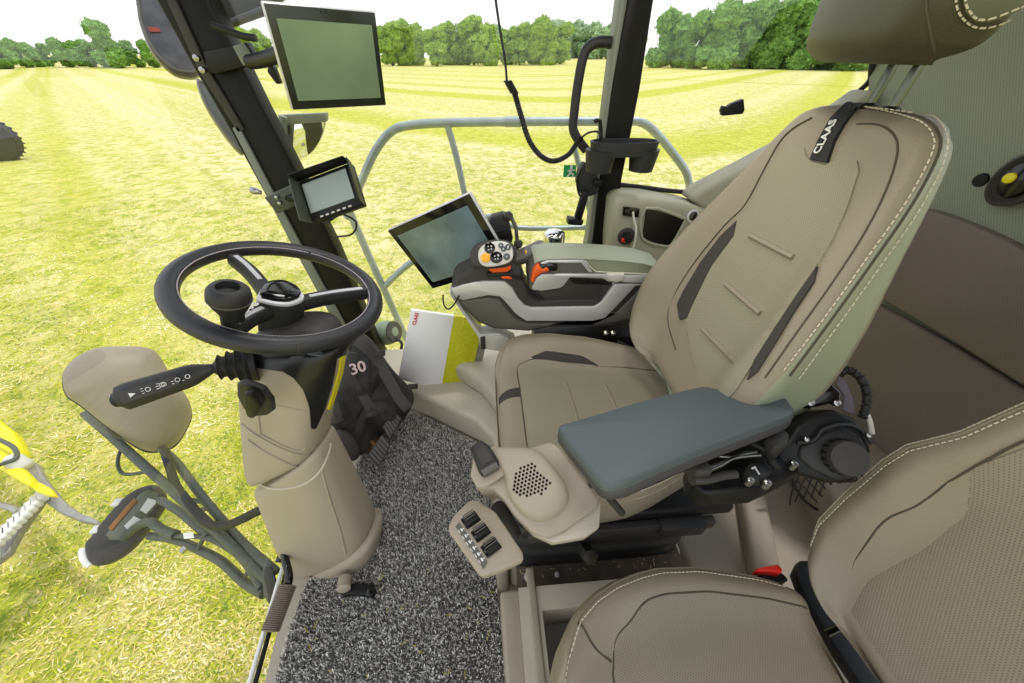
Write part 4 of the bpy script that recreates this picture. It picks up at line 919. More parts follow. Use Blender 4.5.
def spoke_mesh(a, b, c, w0, w1, nm):
    a, b, c = wp(*a, -.012), wp(*b, -.004), wp(*c, 0); P = smooth_path([a, b, c], 6); s = (c - a).cross(WN).normalized(); rings = []
    for i, p in enumerate(P):
        w = w0 + (w1 - w0) * i / (len(P) - 1); rings.append([p + s * (w * x_) + WN * (h_ * .012) for x_, h_ in ((-1, -.6), (-1, .3), (-.7, 1), (.7, 1), (1, .3), (1, -.6), (.5, -1.4), (-.5, -1.4))])
    mesh('spoke', *g_loft(rings), softblack, wh)
    Q = smooth_path([P[4] , P[8], P[-2]], 5); mesh('spoke_trim', *g_loft([[p + s * (w0 * .3 * x_ + sx_) + WN * (.0115 + h_ * .0015) for x_, h_ in ((-1, 0), (-.8, 1), (.8, 1), (1, 0))] for p, sx_ in ((q, 0) for q in Q)]), silver, wh)
spoke_mesh((272, 300), (254, 276), (234, 259), .016, .012, 'a'); spoke_mesh((290, 306), (322, 298), (366, 292), .015, .011, 'b'); spoke_mesh((278, 308), (254, 316), (236, 330), .016, .012, 'c')
lp = wp(248, 309, .012); text('spoke_lettering', 'CLAAS', .016, lp, wp(258, 303, .012) - wp(239, 317, .012), wp(240, 300, .012) - wp(256, 318, .012), whiteink, wh, bold=True)
# spinner knob
kc = wp(233, 320, .008); kd = (WN + V((-.02, -.02, 0))).normalized()
lathe('spinner_stem', [(.017, -.012), (.017, .012), (.020, .020), (.027, .034)], kc, kd, softblack, wh)
lathe('spinner_knob', [(.024, .030), (.0295, .040), (.0305, .050), (.029, .060), (.024, .066), (.0165, .067), (.015, .056), (.003, .054)], kc, kd, softblack, wh)
lathe('knob_ring', [(.030, .042), (.0312, .0435), (.031, .045)], kc, kd, anth, wh)
# column
col = thing('steering_column', (-.55, .53, 0), 'beige plastic steering column with a black upper shroud standing at the windscreen', 'steering column')
def sec(pl, pr, c_y, z, depth, p=2.6, n=28, twist=0):
    """superellipse section through two measured silhouette points at depth plane"""
    a = on(*pl, (0, c_y, 0), (0, 1, 0)); b = on(*pr, (0, c_y, 0), (0, 1, 0)); c = (a + b) / 2; r = (b - a) / 2; w = r.length
    dep = V((.15, 1, -.1)).normalized(); up = V((.25, .15, .95)); out = []
    for k in range(n):
        t_ = 2 * math.pi * k / n; ca, sa = math.cos(t_), math.sin(t_)
        out.append(c + r * (math.copysign(abs(ca) ** (2 / p), ca)) + dep * (depth * math.copysign(abs(sa) ** (2 / p), sa)))
    return out
low = [sec((296, 570), (373, 530), .49, 0, .085, 3), sec((295, 566), (372, 524), .49, 0, .085, 3), sec((292, 558), (368, 514), .492, 0, .083, 3), sec((278, 522), (349, 478), .505, 0, .077, 3), sec((264, 484), (331, 443), .52, 0, .070, 3), sec((262, 478), (328, 437), .522, 0, .068, 3), sec((266, 476), (324, 436), .524, 0, .060, 3)]
mesh('lower_shroud', *g_loft(low), beige, col, sub=1)
md = [sec((261, 473), (322, 442), .525, 0, .070, 3), sec((256, 466), (325, 436), .527, 0, .073, 3), sec((254, 455), (326, 426), .53, 0, .073, 3), sec((251, 420), (330, 406), .54, 0, .070, 3), sec((249, 395), (335, 388), .55, 0, .068, 3), sec((249, 368), (344, 358), .56, 0, .066, 3), sec((253, 350), (350, 343), .57, 0, .064, 3), sec((259, 342), (351, 336), .575, 0, .06, 3)]
mesh('upper_shroud', *g_loft(md), beige, col, sub=1)
mesh('top_cover', *g_loft([sec((247, 352), (343, 347), .572, 0, .060, 3), sec((250, 344), (343, 341), .58, 0, .058, 3), sec((262, 328), (336, 326), .60, 0, .05, 3), sec((270, 318), (326, 316), .61, 0, .04, 3)]), anth2, col, sub=1)
fy = .485
def F_(pts, y_): return [on(a, b, (0, y_, 0), (0, 1, .25)) for a, b in pts]
ct = bvh(*g_loft(md)); gloss = mat('satin_black_shroud', (20, 20, 21), .35)
drape('black_shroud', [(254, 343), (300, 344), (352, 338), (349, 352), (336, 358), (331, 385), (324, 408), (315, 428), (311, 428), (309, 405), (303, 388), (294, 377), (284, 371), (262, 368), (252, 366)], ct, gloss, col, off=.0035, thick=.006)
drape('yellow_stripe', [(340, 358), (345, 350), (342, 372), (334, 398), (329, 410), (327, 409), (333, 390), (338, 372)], ct, yel, col, off=.003, thick=.004, step=3)
lt = bvh(*g_loft(low))
for pts in ([(242, 424), (256, 435), (280, 448), (300, 455), (314, 453), (322, 440)], [(246, 392), (258, 399), (276, 405), (300, 410), (311, 410)], [(258, 412), (260, 434)], [(260, 434), (285, 447), (300, 451), (306, 447)], [(248, 440), (262, 450), (284, 462), (300, 468)]):
    tube('shroud_ridge', dpath(pts, ct, 0), .0022, beige, col, sm=0)
tube('shroud_ridge', dpath([(259, 484), (275, 489), (300, 486), (318, 474), (328, 456), (331, 443)], lt, -.0005), .003, beige_light, col, sm=0)
tube('shroud_ridge', dpath([(322, 470), (330, 500), (340, 530), (346, 556)], lt, -.001), .0025, beige, col, sm=0)
box('badge_plate', hit(ct, 318, 350)[0] + V((0, 0, .004)), (.04, .025, .004), padblue, col, ax=(wx, wy, wn), bevel=.002)
mesh('foot_skirt', *g_loft([sec((296, 592), (372, 558), .475, 0, .088, 3), sec((291, 586), (378, 552), .48, 0, .094, 3), sec((287, 566), (381, 526), .488, 0, .094, 3), sec((289, 562), (378, 522), .49, 0, .086, 3)]), beige, col, sub=1)
# ignition / light switch
igc = F_([(261, 398)], .63)[0]
t = thing('ignition_switch', igc, 'black rotary key switch on the front of the steering column', 'switch')
g = F_([(240, 380), (246, 377), (258, 381), (268, 385), (276, 396), (277, 406), (270, 411), (254, 412), (246, 404), (240, 392)], .628)
prism('plate', g, (0, -.012, 0), softblack, t, bevel=.005, bseg=3)
prism('key_head', F_([(248, 388), (254, 386), (262, 392), (266, 400), (262, 408), (257, 413), (250, 410), (247, 398)], .612), (0, -.016, .0), black, t, bevel=.006, bseg=3)
# stalk
st0, st1 = F_([(246, 358)], .60)[0], None
t = thing('control_stalk', st0, 'black multifunction stalk with white symbols pointing left from the column', 'lever')
S1 = on(214, 368, (0, .50, 0), (0, 1, 0)); S2 = on(121, 398, (0, .45, 0), (0, 1, 0)); SD = (S2 - S1).normalized()
GB = on(257, 362, (0, .525, 0), (0, 1, 0)); gd = (S1 - GB).normalized(); L0 = (S1 - GB).length
prof = []
for i in range(4): prof += [(.034 - .005 * i, .009 + .014 * i), (.038 - .005 * i, .014 + .014 * i), (.029 - .005 * i, .018 + .014 * i)]
lathe('rubber_gaiter', [(.036, 0)] + prof + [(.010, .064)], GB + V((.0, 0, 0)), gd, rubber, t, sx=1, sy=1)
Ls = (S2 - S1).length
tube('stalk_rod', [GB, S1 + SD * .02], .007, black, t, sm=0)
lathe('stalk_grip', [(.008, 0), (.010, .006), (.019, .030), (.0205, .04), (.0235, Ls - .02), (.0235, Ls - .006), (.021, Ls - .003)], S1, SD, softblack, t, res=8)
lathe('end_button', [(.0155, Ls - .004), (.0155, Ls + .006), (.012, Ls + .009), (.001, Ls + .0095)], S1, SD, black, t, sy=.8)
vd = (CAM - (S1 + S2) / 2).normalized(); sn = (vd - SD * vd.dot(SD)).normalized(); ss = SD.cross(sn)
prism('symbol_strip', [S1 + SD * a_ + sn * .0214 + ss * b_ for a_, b_ in ((.045, -.009), (Ls - .012, -.011), (Ls - .012, .009), (.045, .009))], sn * .0015, anth2, t, bevel=.0005)
def glyph(nm, d, kind):
    o_ = S1 + SD * d + sn * .0237; mb = MB()
    if kind == 0: mb.add(g_prism([o_ + SD * .004 + ss * .004, o_ - SD * .005, o_ + SD * .004 - ss * .004], sn * .0004))
    else:
        mb.add(g_tube([o_ + SD * (.0035 * math.cos(q)) + ss * (.0035 * math.sin(q)) for q in [i * .785 for i in range(8)]], .0006, res=4, closed=True, sm=0))
        for q in range(kind): mb.add(g_tube([o_ + ss * (-.004 + q * .004) + SD * .006, o_ + ss * (-.004 + q * .004) + SD * .009], .0006, res=4, sm=0))
    mb.build('symbol', whiteink, t, smooth=False)
for d, kk in ((Ls - .03, 0), (Ls - .052, 3), (Ls - .072, 2), (.065, 3), (.045, 2), (.03, 1)): glyph('g', d, kk)
text('end_button_lettering', 'STOP', .008, S2 + SD * .0105, -ss, sn, whiteink, t)
# small lever at foot of the column
t = thing('column_foot_pedal', on(350, 588, (0, 0, .03), (0, 0, 1)), 'small black pedal at the foot of the steering column on the mat', 'pedal')
lathe('pivot', [(.018, 0), (.018, .03), (.012, .034)], on(345, 578, (0, 0, .05), (0, 0, 1)), (.2, -.9, .2), beige, t)
prism('lever_plate', trZ([(338, 584), (352, 583), (372, 583), (376, 590), (372, 596), (350, 594), (342, 596), (338, 590)], .04), (0, 0, -.02), black, t, bevel=.004)
box('tread', on(370, 590, (0, 0, .045), (0, 0, 1)), (.02, .03, .01), blackg, t)
# ================================================================ FLOOR MAT with real pile
t = thing('floor_mat', (-.3, .4, 0), 'salt-and-pepper grey carpet mat with a dense looped pile covering the cab floor', 'mat')
MO = [V((x, y, 0)) for x, y in [(-.545, -.2), (-.562, .10), (-.575, .30), (-.57, .385), (-.56, .42), (-.54, .46), (-.52, .50), (-.52, .6), (-.54, .68), (-.52, .80), (-.46, .93), (-.35, 1.00), (-.31, .99), (-.08, .835), (-.03, .74), (-.03, .45), (-.02, .34), (.0, .15), (.0, -.2)]]
prism('backing', MO, (0, 0, .012), mat('dark_mat_backing', (90, 88, 86), .9), t, bevel=.003)
def inside(x, y):
    c = False; n = len(MO)
    for i in range(n):
        a, b = MO[i], MO[i - 1]
        if (a.y > y) != (b.y > y) and x < (b.x - a.x) * (y - a.y) / (b.y - a.y) + a.x: c = not c
    return c
def pile():
    rnd = random.Random(3); vs = []; fs = []; fm = []
    cnt = 0
    while cnt < 60000:
        x = rnd.uniform(-.59, .0); y = rnd.uniform(-.02, 1.0)
        if not inside(x, y): continue
        cnt += 1; a = rnd.uniform(0, 6.28); h = rnd.uniform(.008, .017); w = rnd.uniform(.0009, .0017); b = rnd.uniform(0, 6.28); l = rnd.uniform(.001, .007)
        dx, dy = math.cos(a) * w, math.sin(a) * w; tx_, ty_ = math.cos(b) * l, math.sin(b) * l; n = len(vs); z = .010
        vs += [(x - dx, y - dy, z), (x + dx, y + dy, z), (x + tx_ * .5 - dx, y + ty_ * .5 - dy, z + h * .75), (x + tx_ * .5 + dx, y + ty_ * .5 + dy, z + h * .75), (x + tx_ * 1.3, y + ty_ * 1.3, z + h)]
        m_ = rnd.random(); k = 0 if m_ < .36 else (1 if m_ < .72 else 2)
        fs += [(n, n + 1, n + 3, n + 2), (n + 2, n + 3, n + 4)]; fm += [k, k]
    o = mesh('pile', vs, fs, mat('pile_dark', (122, 120, 116), .9), t, smooth=False, mats=[mat('pile_mid', (200, 197, 191), .9), mat('pile_light', (250, 248, 243), .9)], fm=fm)
    o['kind'] = 'stuff'
pile()
# ================================================================ LEFT ARMREST
an = V((-.05, .258, .965)).normalized(); ac = V((.29, .325, .755))
arm = thing('left_armrest', (.5, .33, .66), 'blue-grey fold-down armrest pad with a black hinge on the near side of the driver seat', 'armrest')
AP = tr([(558, 428), (566, 423), (600, 413), (640, 401), (680, 391), (703, 386), (716, 388), (732, 391), (750, 387), (764, 384), (776, 387), (786, 396), (794, 406), (792, 413), (768, 423), (700, 449), (650, 470), (622, 482), (606, 483), (598, 478), (580, 456)], ac, an)
mesh('armrest_pad', *g_pillow(AP, an, .03, [(1, -.016), (1, -.009), (.993, -.004), (.975, -.0005), (.96, 0), (0, 0)], back=[(0, -.03), (.97, -.03), (1, -.026)], sm=2), padblue, arm)
cA = sum(AP, V((0, 0, 0))) / len(AP)
IP = tr([(590, 432), (640, 413), (700, 396), (716, 396), (732, 398), (752, 396), (765, 392), (777, 404), (760, 413), (690, 438), (640, 456), (622, 466), (600, 450)], ac, an)
mesh('pad_edge', *g_loft([[cA + (p - cA) * k_ - an * h_ for p in smooth_path(AP, 2, True)] for k_, h_ in ((.99, .013), (1.004, .0145), (1.004, .027), (.985, .031))]), mat('violet_grey_edge', (66, 64, 70), .5), arm)
prism('pad_base', [cA + (p - cA) * .95 - an * .029 for p in AP], an * -.008, black, arm, bevel=.002)
HZ = .70
def A_on(pts, z): return trZ(pts, z)
prism('arm_beam', A_on([(690, 462), (740, 440), (800, 420), (812, 440), (800, 470), (760, 490), (705, 494), (692, 480)], .66), (0, 0, -.05), black, arm, bevel=.008)
tube('release_lever', A_on([(694, 480), (706, 480), (722, 476), (736, 474)], .70), .0065, anth2, arm)
box('lever_pivot', on(697, 470, (0, 0, .70), (0, 0, 1)), (.025, .03, .04), anth2, arm)
for pts, r in (([(752, 443), (764, 450), (772, 462), (778, 469)], .006), ([(700, 474), (720, 466), (735, 458), (760, 455)], .003), ([(704, 470), (725, 462), (742, 455), (756, 452)], .003), ([(716, 456), (735, 457), (748, 452), (756, 455)], .002)): tube('cable', A_on(pts, .695), r, rubber if r > .004 else steel, arm)
prism('hinge_block', A_on([(768, 436), (782, 428), (790, 434), (788, 444), (775, 448)], .72), (0, 0, -.04), anth2, arm, bevel=.003)
prism('release_plate', A_on([(750, 462), (765, 462), (773, 470), (765, 480), (752, 480), (746, 472)], .69), (0, 0, -.02), softblack, arm, bevel=.004)
text('plate_mark', '7', .018, on(757, 471, (0, 0, .691), (0, 0, 1)), (.8, .3, 0), (-.3, .8, 0), whiteink, arm, bold=True)
for a, b in ((767, 483), (794, 464), (750, 480)): lathe('bolt', [(.006, -.01), (.006, .003), (.003, .005)], on(a, b, (0, 0, .69), (0, 0, 1)), (0, 0, 1), steel, arm, res=8)
# hinge housing facing the camera side
hn = V((-.30, -.62, .72)).normalized(); hc = on(843, 457, (0, .285, 0), (0, 1, 0))
def H(pts, o=0): return [on(a, b, hc + hn * o, hn) for a, b in pts]
prism('hinge_housing', H([(786, 440), (796, 425), (814, 414), (836, 410), (856, 418), (870, 432), (873, 452), (866, 474), (852, 484), (828, 484), (800, 476), (782, 466), (776, 452)], -.012), hn * -.075, black, arm, bevel=.010, bseg=3)
HF = H([(800, 446), (816, 440), (826, 432), (843, 428), (860, 434), (869, 448), (868, 464), (856, 479), (838, 482), (812, 470), (798, 458)], -.006); prism('hinge_face', HF, hn * -.02, softblack, arm, bevel=.008, bseg=3)
mesh('face_rib', *g_tube(H([(797, 443), (814, 440), (824, 429), (845, 424), (862, 430), (872, 444)], -.004), .003, res=8), softblack, arm)
lathe('tilt_dial', [(.028, -.01), (.028, .014), (.026, .019), (.004, .020)], hc, hn, anth2, arm, res=36)
for k in range(16):
    x_, y_, _ = frame(hn); a_ = k * math.pi / 8; box('dial_ridge', hc + hn * .003 + (x_ * math.cos(a_) + y_ * math.sin(a_)) * .0283, (.002, .003, .014), black, arm, ax=(x_ * math.cos(a_) + y_ * math.sin(a_), y_ * math.cos(a_) - x_ * math.sin(a_), hn), bevel=.0)
for a, b in ((806, 439), (868, 435), (795, 464)): lathe('screw', [(.004, -.01), (.004, .004), (.002, .005)], on(a, b, hc, hn), hn, steel, arm, res=8)
prism('motor_box', H([(794, 398), (800, 386), (816, 379), (832, 382), (844, 392), (842, 402), (812, 408), (796, 410)], -.035), hn * -.05, blackg, arm, bevel=.006)
for a, b in ((811, 403), (837, 403)): lathe('box_bolt', [(.0055, -.01), (.0055, .002), (.003, .003), (.003, .001), (.001, .001)], on(a, b, hc - hn * .033, hn), hn, steel, arm, res=10)
prism('information_label', H([(838, 374), (844, 380), (852, 398), (854, 414), (842, 410), (844, 396), (836, 384)], -.05), hn * .002, mat('lilac_label', (92, 84, 94), .5), arm, bevel=0)
hose = smooth_path([on(a, b, hc - hn * .05, hn) for a, b in [(838, 375), (846, 370), (856, 374), (865, 386), (867, 402), (862, 418)]], 8)
mesh('corrugated_hose', *g_tube(hose, lambda f: .0068 + .0012 * math.sin(f * 150), res=10, sm=0), rubber, arm)
tag(tube('white_cable_sleeve', [on(a, b, hc - hn * .06, hn) for a, b in [(866, 412), (870, 422), (872, 434)]], .004, cable_w), 'short white cable sleeve behind the armrest hinge housing', 'cable')
# strap lever under the pad front
tube('front_lever', [on(596, 484, (0, .25, 0), (0, 1, 0)), on(606, 494, (0, .24, 0), (0, 1, 0)), on(622, 513, (0, .23, 0), (0, 1, 0))], .0055, softblack, arm, sm=4)
box('front_lever_block', on(594, 476, (0, .26, 0), (0, 1, 0)), (.02, .03, .018), black, arm)
# elastic net pocket
t = thing('elastic_net', on(825, 490, (0, .30, 0), (0, 1, 0)), 'black elastic net hanging below the armrest hinge beside the passenger backrest', 'net')
mb = MB()
for i in range(9):
    for s in (-1, 1):
        a = 790 + i * 8; P = [on(min(max(a + s * 22 * (f - .5) + 8 * f, 790), 862), 470 + f * 34 - .3 * (a - 792), (0, .345, 0), (0, 1, -.4)) for f in (0, .35, .7, 1)]; mb.add(g_tube(P, .0022, res=5, sm=3))
mb.add(g_tube([on(a, b, (0, .345, 0), (0, 1, -.4)) for a, b in [(790, 472), (796, 488), (806, 502), (822, 510), (840, 496), (858, 480)]], .004, res=6)); mb.build('net', rubber, t)
# ================================================================ SPEAKER POD
pod = thing('control_pod', on(545, 490, (0, 0, .45), (0, 0, 1)), 'beige plastic pod with a round-holed speaker grille and black thumb roller beside the driver seat', 'control pod')
pn = V((-.08, -.22, .97)).normalized(); pc = on(540, 490, (0, 0, .58), (0, 0, 1))
def Q_(pts, o=0): return [on(a, b, pc + pn * o, pn) for a, b in pts]
def z3(*p): return [(420 + a * .2539, 400 + b * .2539) for a, b in p]
base = Q_(z3((205, 220), (240, 190), (300, 178), (420, 186), (515, 158), (545, 175), (712, 392), (700, 420), (560, 520), (500, 545), (440, 520), (370, 450), (330, 390), (285, 345), (225, 350), (200, 290)))
bc_ = sum(base, V((0, 0, 0))) / len(base)
mesh('pod_body', *g_loft([[bc_ + (p - bc_) * .86 - pn * .085 for p in base], [bc_ + (p - bc_) * .97 - pn * .05 for p in base], [p - pn * .004 for p in base]]), beige, pod, bevel=.008, bseg=3, angle=25)
prism('lower_shell', Q_(z3((712, 398), (706, 500), (650, 540), (522, 562), (440, 525), (500, 542), (560, 522), (640, 460)), -.012), pn * -.03, beige_light, pod, bevel=.004)
dome = Q_(z3((300, 192), (420, 192), (480, 215), (545, 290), (580, 350), (585, 400), (550, 450), (490, 480), (430, 470), (380, 430), (345, 370), (330, 300), (290, 250), (280, 210)), -.004)
mesh('speaker_dome', *g_pillow(dome, pn, .01, [(1, 0), (.985, .008), (.93, .016), (.84, .021), (.7, .023), (.4, .024), (0, .024)], sm=4), beige, pod)
prism('roller_housing', Q_(z3((215, 225), (300, 180), (345, 240), (350, 290), (260, 350), (225, 350), (200, 300)), -.002), pn * .010, beige, pod, bevel=.005, bseg=3)
hole = MB(); poly = z3((415, 248), (440, 250), (518, 322), (485, 372), (400, 384), (360, 345), (362, 315), (385, 275))
def inpoly(x, y, P):
    c = False
    for i in range(len(P)):
        (ax, ay), (bx_, by_) = P[i], P[i - 1]
        if (ay > y) != (by_ > y) and x < (bx_ - ax) * (y - ay) / (by_ - ay) + ax: c = not c
    return c
for i in range(-10, 22):
    for j in range(-10, 22):
        px = 530 + i * 3.75 + j * 3.13; py = 476 - i * 1.45 + j * 2.52
        if inpoly(px, py, poly): hole.add(g_lathe([(.0024, 0), (.0024, .0012), (.0004, .0012)], on(px, py, pc + pn * .0195, pn), pn, res=8))
hole.build('grille_holes', blackg, pod, smooth=False)
rk = Q_(z3((205, 185), (240, 162), (275, 185), (312, 245), (312, 262), (245, 302), (232, 285), (204, 210)), .012)
mesh('thumb_roller', *g_loft([[p - pn * .02 for p in rk], [p + pn * .006 for p in rk], [sum(rk, V((0, 0, 0))) / 8 + (p - sum(rk, V((0, 0, 0))) / 8) * .8 + pn * .016 for p in rk]]), softblack, pod, bevel=.003, bseg=3)
prism('roller_face', Q_(z3((215, 200), (255, 180), (290, 235), (245, 262)), .0285), pn * .002, anth2, pod, bevel=.001)
tube('roller_hub', Q_(z3((246, 290), (305, 255)), .02), .0085, anth, pod, sm=0)
# switch panel
sw = thing('rocker_switch_panel', (-.029, .28, .45), 'slanted beige panel with three black rocker switches below the speaker pod, above the mat', 'switch panel')
sx_ = V((.54, -.834, .112)).normalized(); sy_ = V((.842, .535, -.078)); sy_ = (sy_ - sx_ * sy_.dot(sx_)).normalized(); sn_ = sx_.cross(sy_)
if sn_.z < 0: sn_ = -sn_
scn = V((-.029, .275, .54))
SQ = tr(z3((112, 490), (130, 455), (190, 395), (232, 392), (300, 440), (408, 600), (410, 630), (320, 668), (255, 690), (235, 688), (110, 510)), scn, sn_); sc_ = sum(SQ, V((0, 0, 0))) / len(SQ)
mesh('panel_body', *g_loft([[sc_ + (p - sc_) * .72 - sn_ * .05 for p in SQ], [sc_ + (p - sc_) * .97 - sn_ * .012 for p in SQ], [p for p in SQ]]), beige, sw, bevel=.006, bseg=3, angle=25)
for (a, b) in ((200, 472), (240, 522), (280, 580)):
    c = on(*z3((a, b))[0], scn + sn_ * .001, sn_); box('rocker_frame', c, (.023, .030, .004), blackg, sw, ax=(sx_, sy_, sn_), bevel=.001)
    box('rocker_switch', c + sn_ * .004 + sx_ * .003, (.017, .024, .008), black, sw, ax=((sx_ + sn_ * .25).normalized(), sy_, (sn_ - sx_ * .25).normalized()), bevel=.002)
    for k in range(3): box('rocker_rib', c + sn_ * .0085 + sx_ * (.0 - .005 * k), (.0015, .022, .0015), anth, sw, ax=(sx_, sy_, sn_), bevel=0)
prism('label_strip', tr(z3((140, 498), (155, 484), (266, 640), (250, 665)), scn + sn_ * .001, sn_), sn_ * .0012, anth, sw, bevel=0)
for i, (a, b) in enumerate(((160, 514), (176, 538), (192, 562), (208, 586), (226, 610), (240, 632))):
    c = on(*z3((a, b))[0], scn + sn_ * .0028, sn_); mb = MB()
    mb.add(g_box(c - sy_ * .003, (.007, .0012, .0005), (sx_, sy_, sn_))); mb.add(g_box(c + sy_ * .002, (.006, .003, .0005), (sx_, sy_, sn_))); mb.add(g_box(c + sy_ * .0055, (.002, .003, .0005), (sx_, sy_, sn_)))
    mb.build('symbol', whiteink, sw, smooth=False)
tube('panel_stalk', [on(498, 508, (0, 0, .50), (0, 0, 1)), on(506, 520, (0, 0, .46), (0, 0, 1)), on(514, 534, (0, 0, .42), (0, 0, 1))], .016, anth2, sw, sm=2)
# dusty tray and rail in front of the suspension
t = thing('seat_base_tray', (.25, .3, .15), 'dusty brown metal tray under the seat suspension, strewn with chaff', 'tray')
prism('tray_plate', [(.035, .270, .17), (.47, .270, .17), (.47, .46, .17), (.035, .46, .17)], (0, 0, .012), dust, t, bevel=.003)
box('tray_lip', (.25, .276, .188), (.43, .012, .03), anth2, t)
for a, b, r in ((529, 577, .008), (557, 575, .004), (592, 560, .004)): lathe('bolt', [(r * 1.6, 0), (r * 1.6, .003), (r, .004), (r, .012), (r * .5, .014)], on(a, b, (0, 0, .183), (0, 0, 1)), (0, 0, 1), lightgrey, t, res=8)
rnd = random.Random(5); mb = MB()
for i in range(90):
    c = V((rnd.uniform(.04, .46), rnd.uniform(.30, .40), .184)); a = rnd.random() * 6.28; mb.add(g_box(c, (rnd.uniform(.003, .010), .0012, .001), (V((math.cos(a), math.sin(a), 0)), V((-math.sin(a), math.cos(a), 0)), V((0, 0, 1)))))
ch = mb.build('chaff', mat('straw_chaff', (205, 180, 120), .8), t, smooth=False); ch['kind'] = 'stuff'
# moulded floor between the seats
struct(prism('trim_16', [(.50, .20, 0), (1.2, .20, 0), (1.2, .75, 0), (.55, .75, 0), (.50, .5, 0)], (0, 0, .13), beige_floor, bevel=.02, bseg=3))
struct(prism('trim_17', [(.62, .22, .12), (.70, .22, .12), (.92, .72, .12), (.84, .72, .12)], (0, 0, .05), beige_floor, bevel=.015, bseg=3))
struct(prism('trim_18', [(.86, .1, .10), (1.2, .1, .10), (1.2, .9, .10), (1.02, .9, .10)], (0, 0, .16), beige_floor, bevel=.02, bseg=3))
# straw on the mat
rnd = random.Random(8); mb = MB()
for i in range(46):
    x = rnd.uniform(-.55, -.02); y = rnd.uniform(.03, .42); a = rnd.random() * 6.28; L_ = rnd.uniform(.006, .022)
    mb.add(g_tube([V((x, y, .029)), V((x + math.cos(a) * L_, y + math.sin(a) * L_, .030))], .0008, res=4, sm=0))
o = mb.build('grass_clippings', mat('fresh_straw', (196, 180, 80), .8), smooth=False); tag(o, 'bits of yellow and green grass scattered over the grey mat', 'grass clippings', kind='stuff')
# ================================================================ BAG AND PEDALS
bag = thing('backpack', (-.5, .9, .0), 'black cloth backpack with straps and the number 30, slumped in the front corner', 'backpack')
bgn = V((.48, -.72, .5)).normalized(); bgc = on(370, 400, (0, .88, 0), (0, 1, 0))
def Bg(pts, o=0): return [on(a, b, bgc + bgn * o, bgn) for a, b in pts]
def z2(*p): return [(220 + a * .2539, 320 + b * .2539) for a, b in p]
vs, fs = g_pillow(Bg(z2((480, 60), (540, 40), (600, 70), (650, 140), (700, 210), (770, 280), (768, 350), (720, 420), (640, 470), (570, 540), (500, 560), (450, 500), (410, 440), (420, 300), (450, 180))), bgn, .16, [(1, -.10), (1.0, -.05), (.95, -.015), (.85, .01), (.65, .028), (.45, .035), (.2, .04), (0, .04)], back=[(0, -.17), (.6, -.17), (.92, -.15)], sm=6)
vs = [v + bgn * (noise.noise(v * 12) * .035 + abs(noise.noise(v * 26)) * .022 + noise.noise(v * 60) * .005) for v in vs]
mesh('bag_body', vs, fs, bagcloth, bag, sub=1)
vs, fs = g_pillow(Bg(z2((470, 430), (520, 450), (550, 500), (545, 540), (510, 555), (470, 520), (440, 470)), .03), bgn, .04, [(1, -.01), (.96, .01), (.8, .022), (.4, .027), (0, .028)], sm=5); mesh('end_pocket', vs, fs, mat('grey_bag_lining', (66, 62, 60), .8), bag)
for pts, w in ((((540, 80), (600, 130), (650, 210), (700, 300), (740, 350)), .020), (((470, 170), (520, 240), (570, 310), (600, 360)), .016), (((430, 260), (450, 330), (470, 400)), .012)):
    P = smooth_path(Bg(z2(*pts), .048), 5); P = [p + bgn * (noise.noise(p * 14) * .018) for p in P]; rings = []
    for i, p in enumerate(P):
        d = (P[min(i + 1, len(P) - 1)] - P[max(i - 1, 0)]).normalized(); s = d.cross(bgn); rings.append([p + s * w * a_ + bgn * b_ for a_, b_ in ((-1, -.002), (-.9, .004), (.9, .004), (1, -.002))])
    mesh('strap', *g_loft(rings), strapcloth, bag)
for a, b in ((600, 370), (630, 130), (760, 262)): box('strap_buckle', Bg(z2((a, b)), .052)[0], (.035, .02, .008), anth2, bag, ax=(V(WN).cross(bgn).normalized(), bgn.cross(V(WN).cross(bgn)).normalized(), bgn), bevel=.002)
text('bag_number', '30', .052, Bg(z2((543, 190)), .058)[0], Bg(z2((575, 178)))[0] - Bg(z2((512, 198)))[0], Bg(z2((538, 160)))[0] - Bg(z2((550, 220)))[0], pinkink, bag, ext=.001, bold=True)
mesh('zip', *g_tube(Bg(z2((480, 150), (505, 132), (540, 128)), .05), .003, res=6), strapcloth, bag)
# pedals
def pedal(pts, lbl, z):
    t = thing('brake_pedal', on(*pts[0], (0, 0, z - .04), (0, 0, 1)), lbl, 'pedal'); n = V((.30, -.45, .84)).normalized(); c = on(*pts[0], (0, 0, z), (0, 0, 1))
    P = tr(pts, c, n); prism('pedal_pad', P, n * -.012, anth2, t, bevel=.003)
    for k in range(6):
        f = (k + .7) / 6.4; a = P[0].lerp(P[1], f); b = P[3].lerp(P[2], f); mesh('grip_rib', *g_bar(a.lerp(b, .1) + n * .001, a.lerp(b, .9) + n * .001, .004, .004, n), anth, t)
    tube('pedal_arm', [(P[0] + P[2]) / 2 - n * .012, (P[0] + P[2]) / 2 + V((-.04, .05, -.02))], .008, bronze, t, sm=0)
pedal(z2((640, 420), (685, 352), (717, 388), (668, 476)), 'ribbed dark brake pedal beside the bag, the one nearer the seat', .19)
pedal(z2((582, 532), (638, 450), (672, 492), (628, 582)), 'ribbed dark brake pedal on the mat, the one nearer the column', .18)
t = thing('pedal_linkage', on(368, 442, (0, 0, .08), (0, 0, 1)), 'bronze-coloured metal linkage joining the two brake pedals', 'linkage')
prism('link_plate', trZ(z2((565, 490), (600, 450), (640, 432), (640, 450), (600, 500), (575, 515)), .10), (0, 0, -.02), bronze, t, bevel=.003)
lathe('link_pin', [(.006, -.01), (.008, .01), (.004, .014)], on(*z2((600, 462))[0], (0, 0, .11), (0, 0, 1)), (0, -.3, 1), silver, t, res=10)
